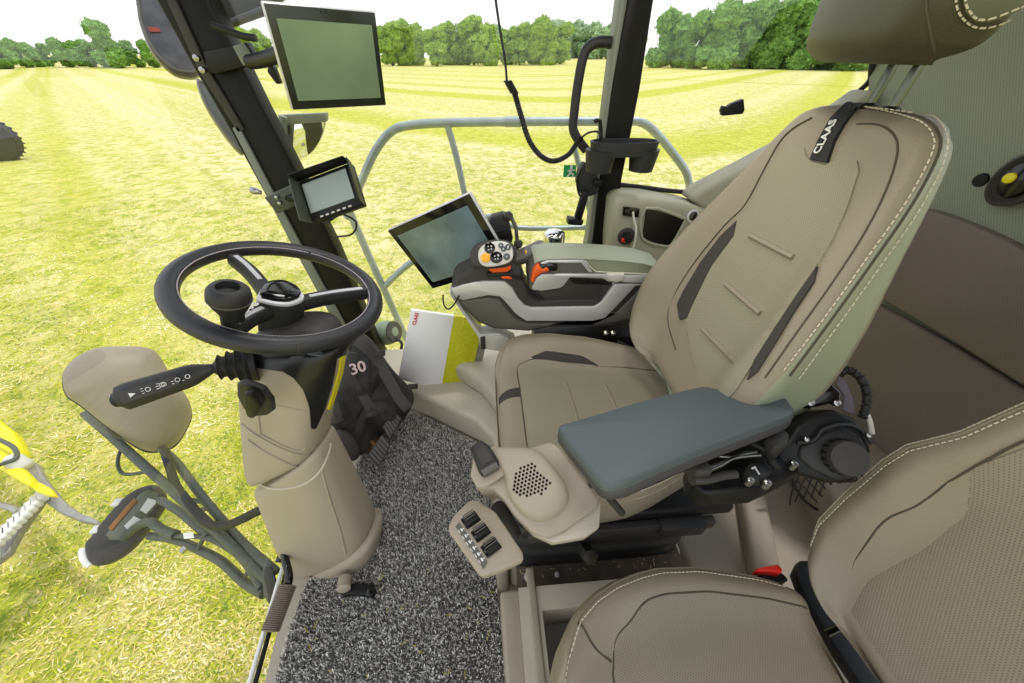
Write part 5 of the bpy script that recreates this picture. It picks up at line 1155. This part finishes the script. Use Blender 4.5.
# ribbed entry grip
ga = on(288, 585, (0, 0, .12), (0, 0, 1)); gb = on(271, 629, (0, 0, .10), (0, 0, 1)); gL = (gb - ga).length
t = thing('ribbed_grip', gb, 'grey-brown ribbed rubber grip on a bent black tube at the left floor edge', 'handle')
pr_ = []
for i in range(22): f = i / 21; pr_ += [(.0195, f * gL), (.0220, (f + .012) * gL), (.0220, (f + .030) * gL), (.0195, (f + .036) * gL)]
lathe('rubber_grip', [(.010, -.002)] + pr_ + [(.0185, gL * 1.05), (.014, gL * 1.06)], ga, gb - ga, mat('taupe_rubber', (120, 108, 96), .6), t)
tube('bent_tube', [ga - (ga - gb) * -.0, on(289, 575, (0, 0, .13), (0, 0, 1)), on(285, 558, (0, 0, .13), (0, 0, 1)), on(284, 548, (0, 0, .10), (0, 0, 1)), on(279, 562, (0, 0, .08), (0, 0, 1))], .010, blackg, t)
# ================================================================ OUTSIDE FITTINGS
mt = thing('side_mirror', on(140, 440, (-1.05, 0, 0), (1, 0, 0)), 'beige-backed side mirror on black arms outside the windscreen, left of the wheel', 'mirror')
mn = V((.62, -.35, .55)).normalized(); mcn = at(128, 400, 1.3)
def M_(pts, o=0): return [on(a, b, mcn + mn * o, mn) for a, b in pts]
mo = M_([(62, 378), (66, 366), (80, 354), (100, 347), (130, 346), (150, 348), (160, 356), (172, 376), (187, 396), (192, 412), (188, 426), (176, 444), (160, 450), (146, 450), (130, 442), (105, 424), (80, 404), (66, 394)])
mc_ = M_([(126, 384)])[0]
mesh('mirror_housing', *g_pillow(mo, mn, .06, [(1, -.03), (1.0, -.008), (.97, .012), (.90, .032), (.78, .050), (.6, .062), (.3, .070), (0, .072)], back=[(0, -.045), (.97, -.045)], sm=4, c=mc_), mirror_beige, mt)
mesh('black_rim', *g_loft([[mc_ + (p - mc_) * s + mn * h for p in smooth_path(mo, 4, True)] for s, h in ((1.01, -.052), (1.025, -.045), (1.02, -.034), (1.0, -.030))]), rubber, mt)
def arm_tube(nm, pts, r, m, t, d0, d1, **k):
    P = [at(a, b, d0 + (d1 - d0) * i / (len(pts) - 1)) for i, (a, b) in enumerate(pts)]; return tube(nm, P, r, m, t, **k)
arm_tube('mirror_arm', [(85, 414), (110, 435), (140, 462), (176, 494), (226, 540), (268, 580)], .014, greenish, mt, 1.33, 1.05)
arm_tube('mirror_arm', [(160, 448), (176, 462), (205, 500), (240, 540), (276, 572)], .013, greenish, mt, 1.33, 1.05)
arm_tube('cross_brace', [(190, 500), (210, 503)], .008, greenish, mt, 1.22, 1.2, sm=0); arm_tube('cross_brace', [(196, 512), (214, 506)], .008, greenish, mt, 1.2, 1.18, sm=0)
arm_tube('mirror_wiring', [(124, 444), (119, 455), (118, 466), (124, 474), (140, 473), (152, 470)], .006, greenish, mt, 1.34, 1.28)
arm_tube('sleeved_cable', [(164, 450), (170, 468), (176, 486), (188, 502), (206, 522), (222, 526), (240, 520), (256, 512), (268, 507)], .013, rubber, mt, 1.25, .98)
wl = thing('work_lamp', at(118, 560, 1.45), 'dusty black capsule-shaped work lamp on a forked arm low outside the windscreen', 'lamp')
ln_ = V((.45, -.35, .82)).normalized(); lc = at(126, 526, 1.36)
def L_(pts, o=0): return [on(a, b, lc + ln_ * o, ln_) for a, b in pts]
lo_ = L_([(84, 546), (90, 538), (102, 522), (128, 494), (148, 485), (160, 487), (165, 496), (163, 508), (140, 540), (120, 558), (100, 566), (88, 562)])
mesh('lamp_housing', *g_pillow(lo_, ln_, .07, [(1, -.035), (1.0, -.008), (.95, .010), (.85, .016), (.6, .018), (0, .018)], back=[(0, -.07), (.8, -.065), (.95, -.05)], sm=4), anth2, wl)
prism('lamp_window', L_([(106, 535), (116, 520), (140, 494), (148, 490), (158, 493), (160, 502), (136, 530), (122, 540), (110, 540)], .017), ln_ * .004, mat('dusty_glass', (96, 100, 86), .25), wl, bevel=.004)
prism('lamp_rail', L_([(108, 528), (134, 498), (138, 501), (112, 531)], .022), ln_ * .004, bronze, wl, bevel=.001)
for q in ([(140, 510), (148, 498), (158, 501), (146, 514)], [(124, 526), (134, 516), (142, 520), (130, 532)]): prism('lamp_label', L_(q, .0225), ln_ * .001, lightgrey, wl, bevel=0)
mesh('end_cap', *g_tube(L_([(84, 548), (83, 554), (86, 561), (91, 565)], -.01), .012, res=8), white, wl)
for a, b in ((118, 503), (97, 530)): box('clip', L_([(a, b)])[0], (.03, .03, .02), lightgrey, wl)
arm_tube('lamp_bracket_pipe', [(125, 538), (138, 526), (150, 522), (162, 530), (176, 535)], .016, greenish, wl, 1.34, 1.25)
arm_tube('lamp_arm', [(160, 500), (180, 512), (204, 532), (228, 545), (246, 562), (262, 588)], .013, greenish, wl, 1.34, 1.06)
arm_tube('lamp_arm', [(150, 536), (176, 540), (200, 550), (222, 562), (244, 582), (264, 594)], .014, greenish, wl, 1.32, 1.05)
arm_tube('lamp_arm', [(176, 536), (206, 538), (230, 550), (250, 566)], .008, greenish, wl, 1.25, 1.1)
for p, q in (((206, 533), (198, 549)), ((252, 562), (244, 580))): arm_tube('arm_strut', [p, q], .007, greenish, wl, 1.2, 1.2, sm=0)
prism('arm_label', [at(183, 534, 1.2), at(193, 533, 1.2), at(194, 538, 1.2), at(184, 539, 1.2)], V((0, .002, .002)), white, wl, bevel=0)
arm_tube('thumb_screw', [(186, 547), (181, 552)], .010, steel, wl, 1.2, 1.19, sm=0)
prism('mount_plate', [at(264, 578, 1.03), at(274, 574, 1.03), at(279, 590, 1.03), at(276, 604, 1.03), at(268, 606, 1.03), at(264, 596, 1.03)], V((-.02, .03, 0)), anth2, wl, bevel=.008)
# railing outside the right door
rl = thing('platform_railing', (.1, 1.9, -.4), 'galvanised tube railing of the platform outside the right-hand window', 'railing')
RY = 1.9
def rt(nm, pts, r=.019, **k): return tube(nm, trY(pts, RY), r, galv, rl, **k)
rt('top_rail', [(347, 218), (352, 205), (362, 180), (376, 150), (392, 131), (412, 125), (455, 122.5), (540, 121.5), (620, 121.5), (640, 122), (655, 132), (672, 152), (686, 172), (690, 190)])
rt('post', [(447, 124), (456, 155), (465, 195), (470, 215)], .016); rt('post', [(348, 208), (364, 245), (388, 298), (407, 340)], .020)
rt('lower_rail', [(384, 287), (397, 274), (412, 262), (430, 254), (470, 240)], .018); rt('lower_rail', [(478, 218), (500, 217), (520, 228), (600, 227)], .014); rt('clamp', [(505, 121.7), (521, 121.7)], .0225, sm=0)
rt('post', [(574, 145), (586, 195), (596, 240)], .014)
# external grab handle and other door fittings
t = thing('grab_handle', on(590, 130, (0, 1.42, 0), (0, 1, 0)), 'black curved grab handle beside the window pillar', 'handle')
tube('handle_tube', trY([(614, 43), (600, 42), (590, 46), (583, 58), (577, 90), (574, 115), (573, 128), (577, 138), (586, 150)], 1.30), .0145, softblack, t, up=(0, 1, 0))
t = thing('door_latch', on(585, 190, (0, 1.25, 0), (0, 1, 0)), 'black door latch with a hanging lever on the front of the window pillar', 'latch')
prism('latch_body', trY([(579, 172), (584, 163), (592, 166), (598, 178), (598, 194), (590, 197), (580, 194), (577, 182)], 1.24), (0, .04, 0), softblack, t, bevel=.006)
mesh('latch_rim', *g_tube(trY([(581, 168), (577, 180), (579, 194), (583, 197)], 1.235), .004, res=6), blackg, t)
prism('lever', trY([(583, 190), (590, 192), (582, 220), (575, 218)], 1.23), (0, .02, 0), black, t, bevel=.004)
prism('lever_foot', trY([(569, 219), (584, 221), (582, 226), (568, 225)], 1.22), (0, .04, 0), black, t, bevel=.003)
lathe('latch_knob', [(.012, 0), (.014, .012), (.006, .018)], on(597, 182, (0, 1.24, 0), (0, 1, 0)), (0, -1, 0), black, t)
t = thing('cup_tray', on(625, 160, (0, 1.2, 0), (0, 1, 0)), 'black double cup holder tray clipped to the window pillar', 'tray')
cy = 1.20
def ring_at(pts, dz, s=1): 
    P = trY(pts, cy); c = sum(P, V((0, 0, 0))) / len(P); return c, P
a = on(591, 141, (0, cy, 0), (0, 1, 0)); b = on(658, 143, (0, cy, 0), (0, 1, 0)); mid = (a + b) / 2; hw_ = (b - a).length / 2
def oval(z, s, sy=.045, n=28, cx=0): return [mid + V((math.copysign(abs(math.cos(2 * math.pi * k / n)) ** .7, math.cos(2 * math.pi * k / n)) * hw_ * s + cx, math.copysign(abs(math.sin(2 * math.pi * k / n)) ** .8, math.sin(2 * math.pi * k / n)) * sy * s, z)) for k in range(n)]
mesh('tray_body', *g_loft([oval(-.035, .95), oval(-.02, .97), oval(.0, 1.0), oval(.004, 1.0), oval(.004, .93), oval(-.02, .90), oval(-.024, .5)]), softblack, t)
for cx, r1, r0, zz in ((-.075, .048, .040, -.085), (.072, .046, .037, -.085)):
    lathe('cup', [(r0 * .6, zz), (r0, zz + .003), (r1, -.02)], mid + V((cx * .95, 0, 0)), (0, 0, 1), softblack, t)
for cx, r_ in ((-.03, .02), (.02, .025)): lathe('coin', [(r_, 0), (r_, .003), (r_ * .8, .004)], mid + V((cx, 0, -.018)), (0, .1, 1), steel, t, res=16)
tube('tray_clip', trY([(594, 122), (600, 121), (601, 140)], 1.21), .006, black, t, sm=2)
# spiral cord
t = thing('spiral_cord', at(507, 84, 1.0), 'black coiled radio cord hanging from the roof and looping to the window pillar', 'cord')
tube('straight_cord', trY([(488, -60), (495, -5), (500, 30), (505, 60), (507, 84)], 1.15), .0032, rubber, t)
cp_ = smooth_path(trY([(508, 83), (514, 92), (520, 112), (529, 140), (541, 156), (554, 161), (568, 155), (577, 143), (582, 137)], 1.15), 24)
mesh('coiled_cord', *g_tube(cp_, lambda f: (.0075 + .0012 * math.sin(f * 420)), res=8, sm=0), rubber, t)
for k in range(6): a_ = trY([(508 + k * 1.2, 82 + k * 2.2)], 1.15)[0]; mesh('loose_coil', *g_tube([a_ + V((.010 * math.cos(q), .010 * math.sin(q), .002 * q / 6)) for q in [i * .7 for i in range(9)]], .0025, res=6, closed=True, sm=0), rubber, t)
tube('cord_end', trY([(580, 139), (588, 133), (598, 132), (604, 140)], 1.15), .0028, rubber, t)
# emergency exit sticker
t = thing('exit_sticker', on(569, 170, (0, 1.32, 0), (0, 1, 0)), 'small green and white emergency exit sticker on the right-hand window', 'sticker')
prism('green_panel', trY([(564, 165), (576, 165), (576, 177), (563, 177)], 1.322), (0, -.001, 0), greensign, t, bevel=0)
o_ = on(571, 171, (0, 1.32, 0), (0, 1, 0)); mb = MB()
mb.add(g_lathe([(.005, 0), (.005, .001), (.001, .001)], o_ + V((0, -.001, .014)), (0, -1, 0), res=8))
for A, B, w in (((0, .01), (-.002, -.006), .009), ((-.002, -.006), (-.012, -.018), .005), ((-.002, -.006), (.009, -.010), .005), ((.009, -.010), (.008, -.021), .005), ((0, .006), (-.012, .0), .004), ((0, .006), (.012, .002), .004)): mb.add(g_bar(o_ + V((A[0], -.0015, A[1])), o_ + V((B[0], -.0015, B[1])), .001, w, (1, 0, .01)))
mb.build('running_figure', whiteink, t, smooth=False)
# chrome cap, lamp, hooks, round mirror, roof-side lamps
t = thing('chrome_cap', on(553, 245, (0, 1.12, 0), (0, 1, 0)), 'shiny chrome domed cap standing behind the console pad', 'cap')
lathe('cap_body', [(.034, 0), (.036, .01), (.036, .060), (.033, .070), (.022, .077), (.004, .079)], on(553, 252, (0, 1.12, 0), (0, 1, 0)), (0, 0, 1), chrome, t, res=32)
lathe('cap_foot', [(.04, -.03), (.04, 0), (.036, .002)], on(553, 252, (0, 1.12, 0), (0, 1, 0)), (0, 0, 1), steel, t)
t = thing('round_mirror', on(305, 140, (0, 1.55, 0), (0, 1, 0)), 'small rounded mirror hanging outside below the upper monitor', 'mirror')
prism('mirror_glass', smooth_path(trY([(284, 124), (300, 120), (324, 118), (322, 136), (312, 152), (298, 160), (286, 158)], 1.55), 4, True), (0, .012, 0), mat('mirror_silver', (225, 228, 220), .03, 1), t, bevel=.002)
prism('mirror_frame', trY([(280, 115), (326, 113), (326, 122), (284, 125), (290, 150), (286, 160), (279, 150)], 1.54), (0, .03, 0), pillar_g, t, bevel=.004)
tube('mirror_bar', trY([(283, 116), (284, 150), (290, 162)], 1.53), .014, pillar_g, t)
t = thing('front_lamp', at(388, 335, 1.75), 'dusty round work light with cooling fins outside, between the wheel and the booklet', 'lamp')
c = at(384, 333, 1.72); lathe('lamp_body', [(.05, -.03), (.06, 0), (.06, .03), (.045, .06), (.02, .07)], c, (.6, -.2, .2), mat('dusty_green_grey', (128, 140, 120), .5), t)
for k in range(6): lathe('cooling_fin', [(.045, 0), (.052, .002), (.045, .004)], c + V((.6, -.2, .2)).normalized() * (.02 + .009 * k), (.6, -.2, .2), anth2, t, res=16)
tube('lamp_cable', [at(396, 338, 1.7), at(402, 344, 1.7), at(398, 356, 1.7), at(390, 364, 1.7)], .007, rubber, t)
def big_lamp(pts, d, lbl, m, nm='roof_side_mirror'):
    n = V((.6, -.7, .35)).normalized(); c = at(*pts[0], d); P = tr(pts, c, n)
    t = thing(nm, c, lbl, 'mirror'); mesh('housing', *g_pillow(P, n, .06, [(1, -.02), (1, -.005), (.96, .008), (.86, .014), (.5, .018), (0, .018)], sm=4), m, t)
    cc_ = sum(P, V((0, 0, 0))) / len(P); mesh('rim', *g_tube([cc_ + (p - cc_) * .9 + n * .012 for p in P], .006, res=6, closed=True), anth, t); return t, n, c
tt_, n_, c_ = big_lamp([(138, -14), (137, 10), (141, 28), (150, 48), (164, 65), (180, 75), (200, 74), (200, 50), (185, 20), (170, -14)], 1.75, 'dark oval mirror housing behind the front pillar at the top edge', mat('smoky_plastic', (70, 68, 72), .25, var=(18, .4)))
prism('red_reflector', tr([(148, 27), (159, 28), (161, 32), (150, 32)], c_ + n_ * .022, n_), n_ * .003, mat('dull_red', (140, 52, 40), .5), tt_, bevel=0)
big_lamp([(197, 78), (200, 92), (210, 112), (226, 136), (240, 152), (244, 150), (230, 122), (212, 90)], 1.7, 'second dark mirror housing just visible beside the front pillar, lower down', mat('smoky_plastic_dark', (78, 80, 74), .3), 'lower_side_mirror')
lathe_t = thing('wiper_nozzle', on(256, 190, (0, 1.3, 0), (0, 1, 0)), 'small grey nozzle on the outer edge of the front pillar', 'nozzle'); lathe('nozzle_body', [(.006, -.02), (.012, 0), (.010, .012), (.004, .016)], on(255, 191, (0, 1.3, 0), (0, 1, 0)), (-1, -.2, .4), steel, lathe_t, res=10)
t = thing('window_catch', on(735, 108, (0, 1.3, 0), (0, 1, 0)), 'small black catch fixed on the rear side window glass', 'latch')
prism('catch_base', trY([(722, 111), (724, 106), (728, 107), (732, 104), (744, 99), (745, 110), (743, 114), (723, 116)], 1.30), (0, .02, 0), black, t, bevel=.002)
# ================================================================ LIGHT, SKY, CAMERA
w = D.worlds.new('World'); SC.world = w; w.use_nodes = True; nt = w.node_tree; bg = nt.nodes['Background']
tc = nt.nodes.new('ShaderNodeTexCoord'); sp_ = nt.nodes.new('ShaderNodeSeparateXYZ'); rp = nt.nodes.new('ShaderNodeValToRGB'); nt.links.new(tc.outputs['Generated'], sp_.inputs[0]); nt.links.new(sp_.outputs['Z'], rp.inputs['Fac'])
e = rp.color_ramp.elements; e[0].position = 0; e[0].color = (.93, .93, .95, 1); e[1].position = .8; e[1].color = (.62, .78, 1.0, 1)
nz = nt.nodes.new('ShaderNodeTexNoise'); nz.inputs['Scale'].default_value = 2.2; nz.inputs['Detail'].default_value = 5; nt.links.new(tc.outputs['Generated'], nz.inputs['Vector'])
cr = nt.nodes.new('ShaderNodeValToRGB'); cr.color_ramp.elements[0].position = .38; cr.color_ramp.elements[1].position = .6; nt.links.new(nz.outputs['Fac'], cr.inputs['Fac'])
mx = nt.nodes.new('ShaderNodeMix'); mx.data_type = 'RGBA'; mx.inputs[7].default_value = (.95, .95, .95, 1); nt.links.new(cr.outputs['Color'], mx.inputs[0]); nt.links.new(rp.outputs['Color'], mx.inputs[6]); nt.links.new(mx.outputs[2], bg.inputs['Color'])
bg.inputs['Strength'].default_value = 1.15
def sun(rot, s, ang):
    l = D.lights.new('sun', 'SUN'); l.energy = s; l.angle = math.radians(ang); l.color = (1, .96, .88); o = D.objects.new('sun', l); COL.objects.link(o); o.rotation_euler = rot; return o
sd = V((-.35, -.25, -.9)); sun(sd.to_track_quat('-Z', 'Y').to_euler(), 1.35, 3)
for i, (x, y) in enumerate(((.05, .15), (.35, .75), (-.25, .8))):  # added lights out of view, brightening the cab interior
    t = thing('dome_lamp', (x, y, 1.57), 'added unseen fill lamp under the ceiling', 'lamp', 'added fill lamps'); lathe('lamp_ring', [(.07, -.01), (.075, .015)], (x, y, 1.57), (0, 0, 1), anth, t)
    l = D.lights.new('dome_light', 'AREA'); l.shape = 'DISK'; l.size = .22; l.energy = 1.8; l.color = (1, .97, .92); o = D.objects.new('dome_light', l); COL.objects.link(o); o.location = (x, y, 1.56)
cam = D.cameras.new('camera'); cam.sensor_width = 36; cam.lens = F / 1024 * 36; cam.clip_start = .02; cam.clip_end = 3000
co = D.objects.new('camera', cam); COL.objects.link(co); co.location = CAM; co.rotation_euler = (math.pi / 2 - PITCH, 0, -YAW); SC.camera = co
SC.view_settings.view_transform = 'Standard'; SC.view_settings.look = 'None'; SC.view_settings.gamma = 1; SC.view_settings.use_curve_mapping = False
SC.view_settings.exposure = .42
# ================================================================ SUB-PARTS: hang small pieces on the part they belong to
def stem(o): return o.name.rsplit('.', 1)[0] if o.name[-4:-3] == '.' else o.name
def nest(thing_name, kids, part):
    for t in [o for o in D.objects if o.parent is None and stem(o) == thing_name]:
        parts = [c for c in t.children if stem(c) == part]
        if not parts: continue
        for c in list(t.children):
            if stem(c) in kids and c not in parts:
                p = min(parts, key=lambda q: (q.location - c.location).length); c.parent = p; c.location = c.location - p.location
for a, b, c in (('operator_seat', ('strap_lettering',), 'strap'), ('operator_seat', ('post_collar',), 'headrest_post'), ('operator_seat', ('slide_rail_end',), 'slide_rail'), ('operator_seat', ('side_insert', 'centre_panel'), 'backrest') if False else ('operator_seat', ('front_strap', 'cushion_panel'), 'seat_cushion'),
        ('operator_seat', ('centre_panel', 'strap_none'), 'backrest'), ('joystick', ('button', 'yellow_push_button', 'button_mark'), 'button_face'), ('control_pod', ('grille_holes',), 'speaker_dome'), ('control_pod', ('roller_face', 'roller_hub'), 'thumb_roller'),
        ('rocker_switch_panel', ('rocker_switch', 'rocker_rib'), 'rocker_frame'), ('rocker_switch_panel', ('symbol',), 'label_strip'), ('left_armrest', ('dial_ridge',), 'tilt_dial'), ('left_armrest', ('screw', 'hinge_face', 'face_rib'), 'hinge_housing'),
        ('left_armrest', ('box_bolt',), 'motor_box'), ('left_armrest', ('plate_mark',), 'release_plate'), ('left_armrest', ('lever_pivot',), 'release_lever'), ('left_armrest', ('pad_edge',), 'armrest_pad'), ('steering_wheel', ('rim_stitching', 'rim_joint'), 'rim'), ('steering_wheel', ('spoke_trim', 'spoke_lettering'), 'spoke'),
        ('steering_wheel', ('knob_ring',), 'spinner_knob'), ('steering_wheel', ('silver_hub_ring', 'hub_cap'), 'hub_body'), ('control_stalk', ('symbol', 'symbol_strip'), 'stalk_grip'), ('control_stalk', ('end_button_lettering',), 'end_button'),
        ('backpack', ('strap_buckle',), 'strap'), ('backpack', ('bag_number', 'zip', 'end_pocket'), 'bag_body'), ('booklet', ('red_lettering',), 'white_cover'), ('upper_monitor', ('display', 'front_bezel', 'sensor_dot'), 'housing'), ('upper_monitor', ('clamp_band', 'bolt'), 'pillar_clamp'),
        ('small_monitor', ('display', 'front_bezel', 'front_button'), 'housing'), ('small_monitor', ('bolt',), 'pillar_bracket'), ('console_terminal', ('display', 'front_bezel'), 'housing'), ('side_mirror', ('black_rim',), 'mirror_housing'), ('side_mirror', ('cross_brace',), 'mirror_arm'),
        ('work_lamp', ('lamp_window', 'lamp_rail', 'lamp_label', 'end_cap', 'clip'), 'lamp_housing'), ('work_lamp', ('arm_strut', 'arm_label', 'thumb_screw'), 'lamp_arm'), ('front_lamp', ('cooling_fin',), 'lamp_body'), ('brake_pedal', ('grip_rib',), 'pedal_pad'), ('exit_sticker', ('running_figure',), 'green_panel'),
        ('passenger_seat', ('recline_rod',), 'hinge_bracket'), ('passenger_seat', ('cushion_panel', 'corner_seam', 'rib'), 'seat_cushion'), ('passenger_seat', ('back_panel',), 'backrest'), ('steering_column', ('yellow_stripe', 'badge_plate'), 'black_shroud'), ('field_tree', ('leaves',), 'crown'),
        ('armrest_console', ('pad_seam',), 'armrest_pad'), ('armrest_console', ('silver_face', 'silver_strip', 'switch_bank', 'hinge_cover'), 'control_box'), ('armrest_console', ('toggle_switch',), 'switch_deck'), ('wall_speaker', ('dust_cap',), 'cone'), ('round_mirror', ('mirror_glass',), 'mirror_frame')):
    nest(a, b, c)
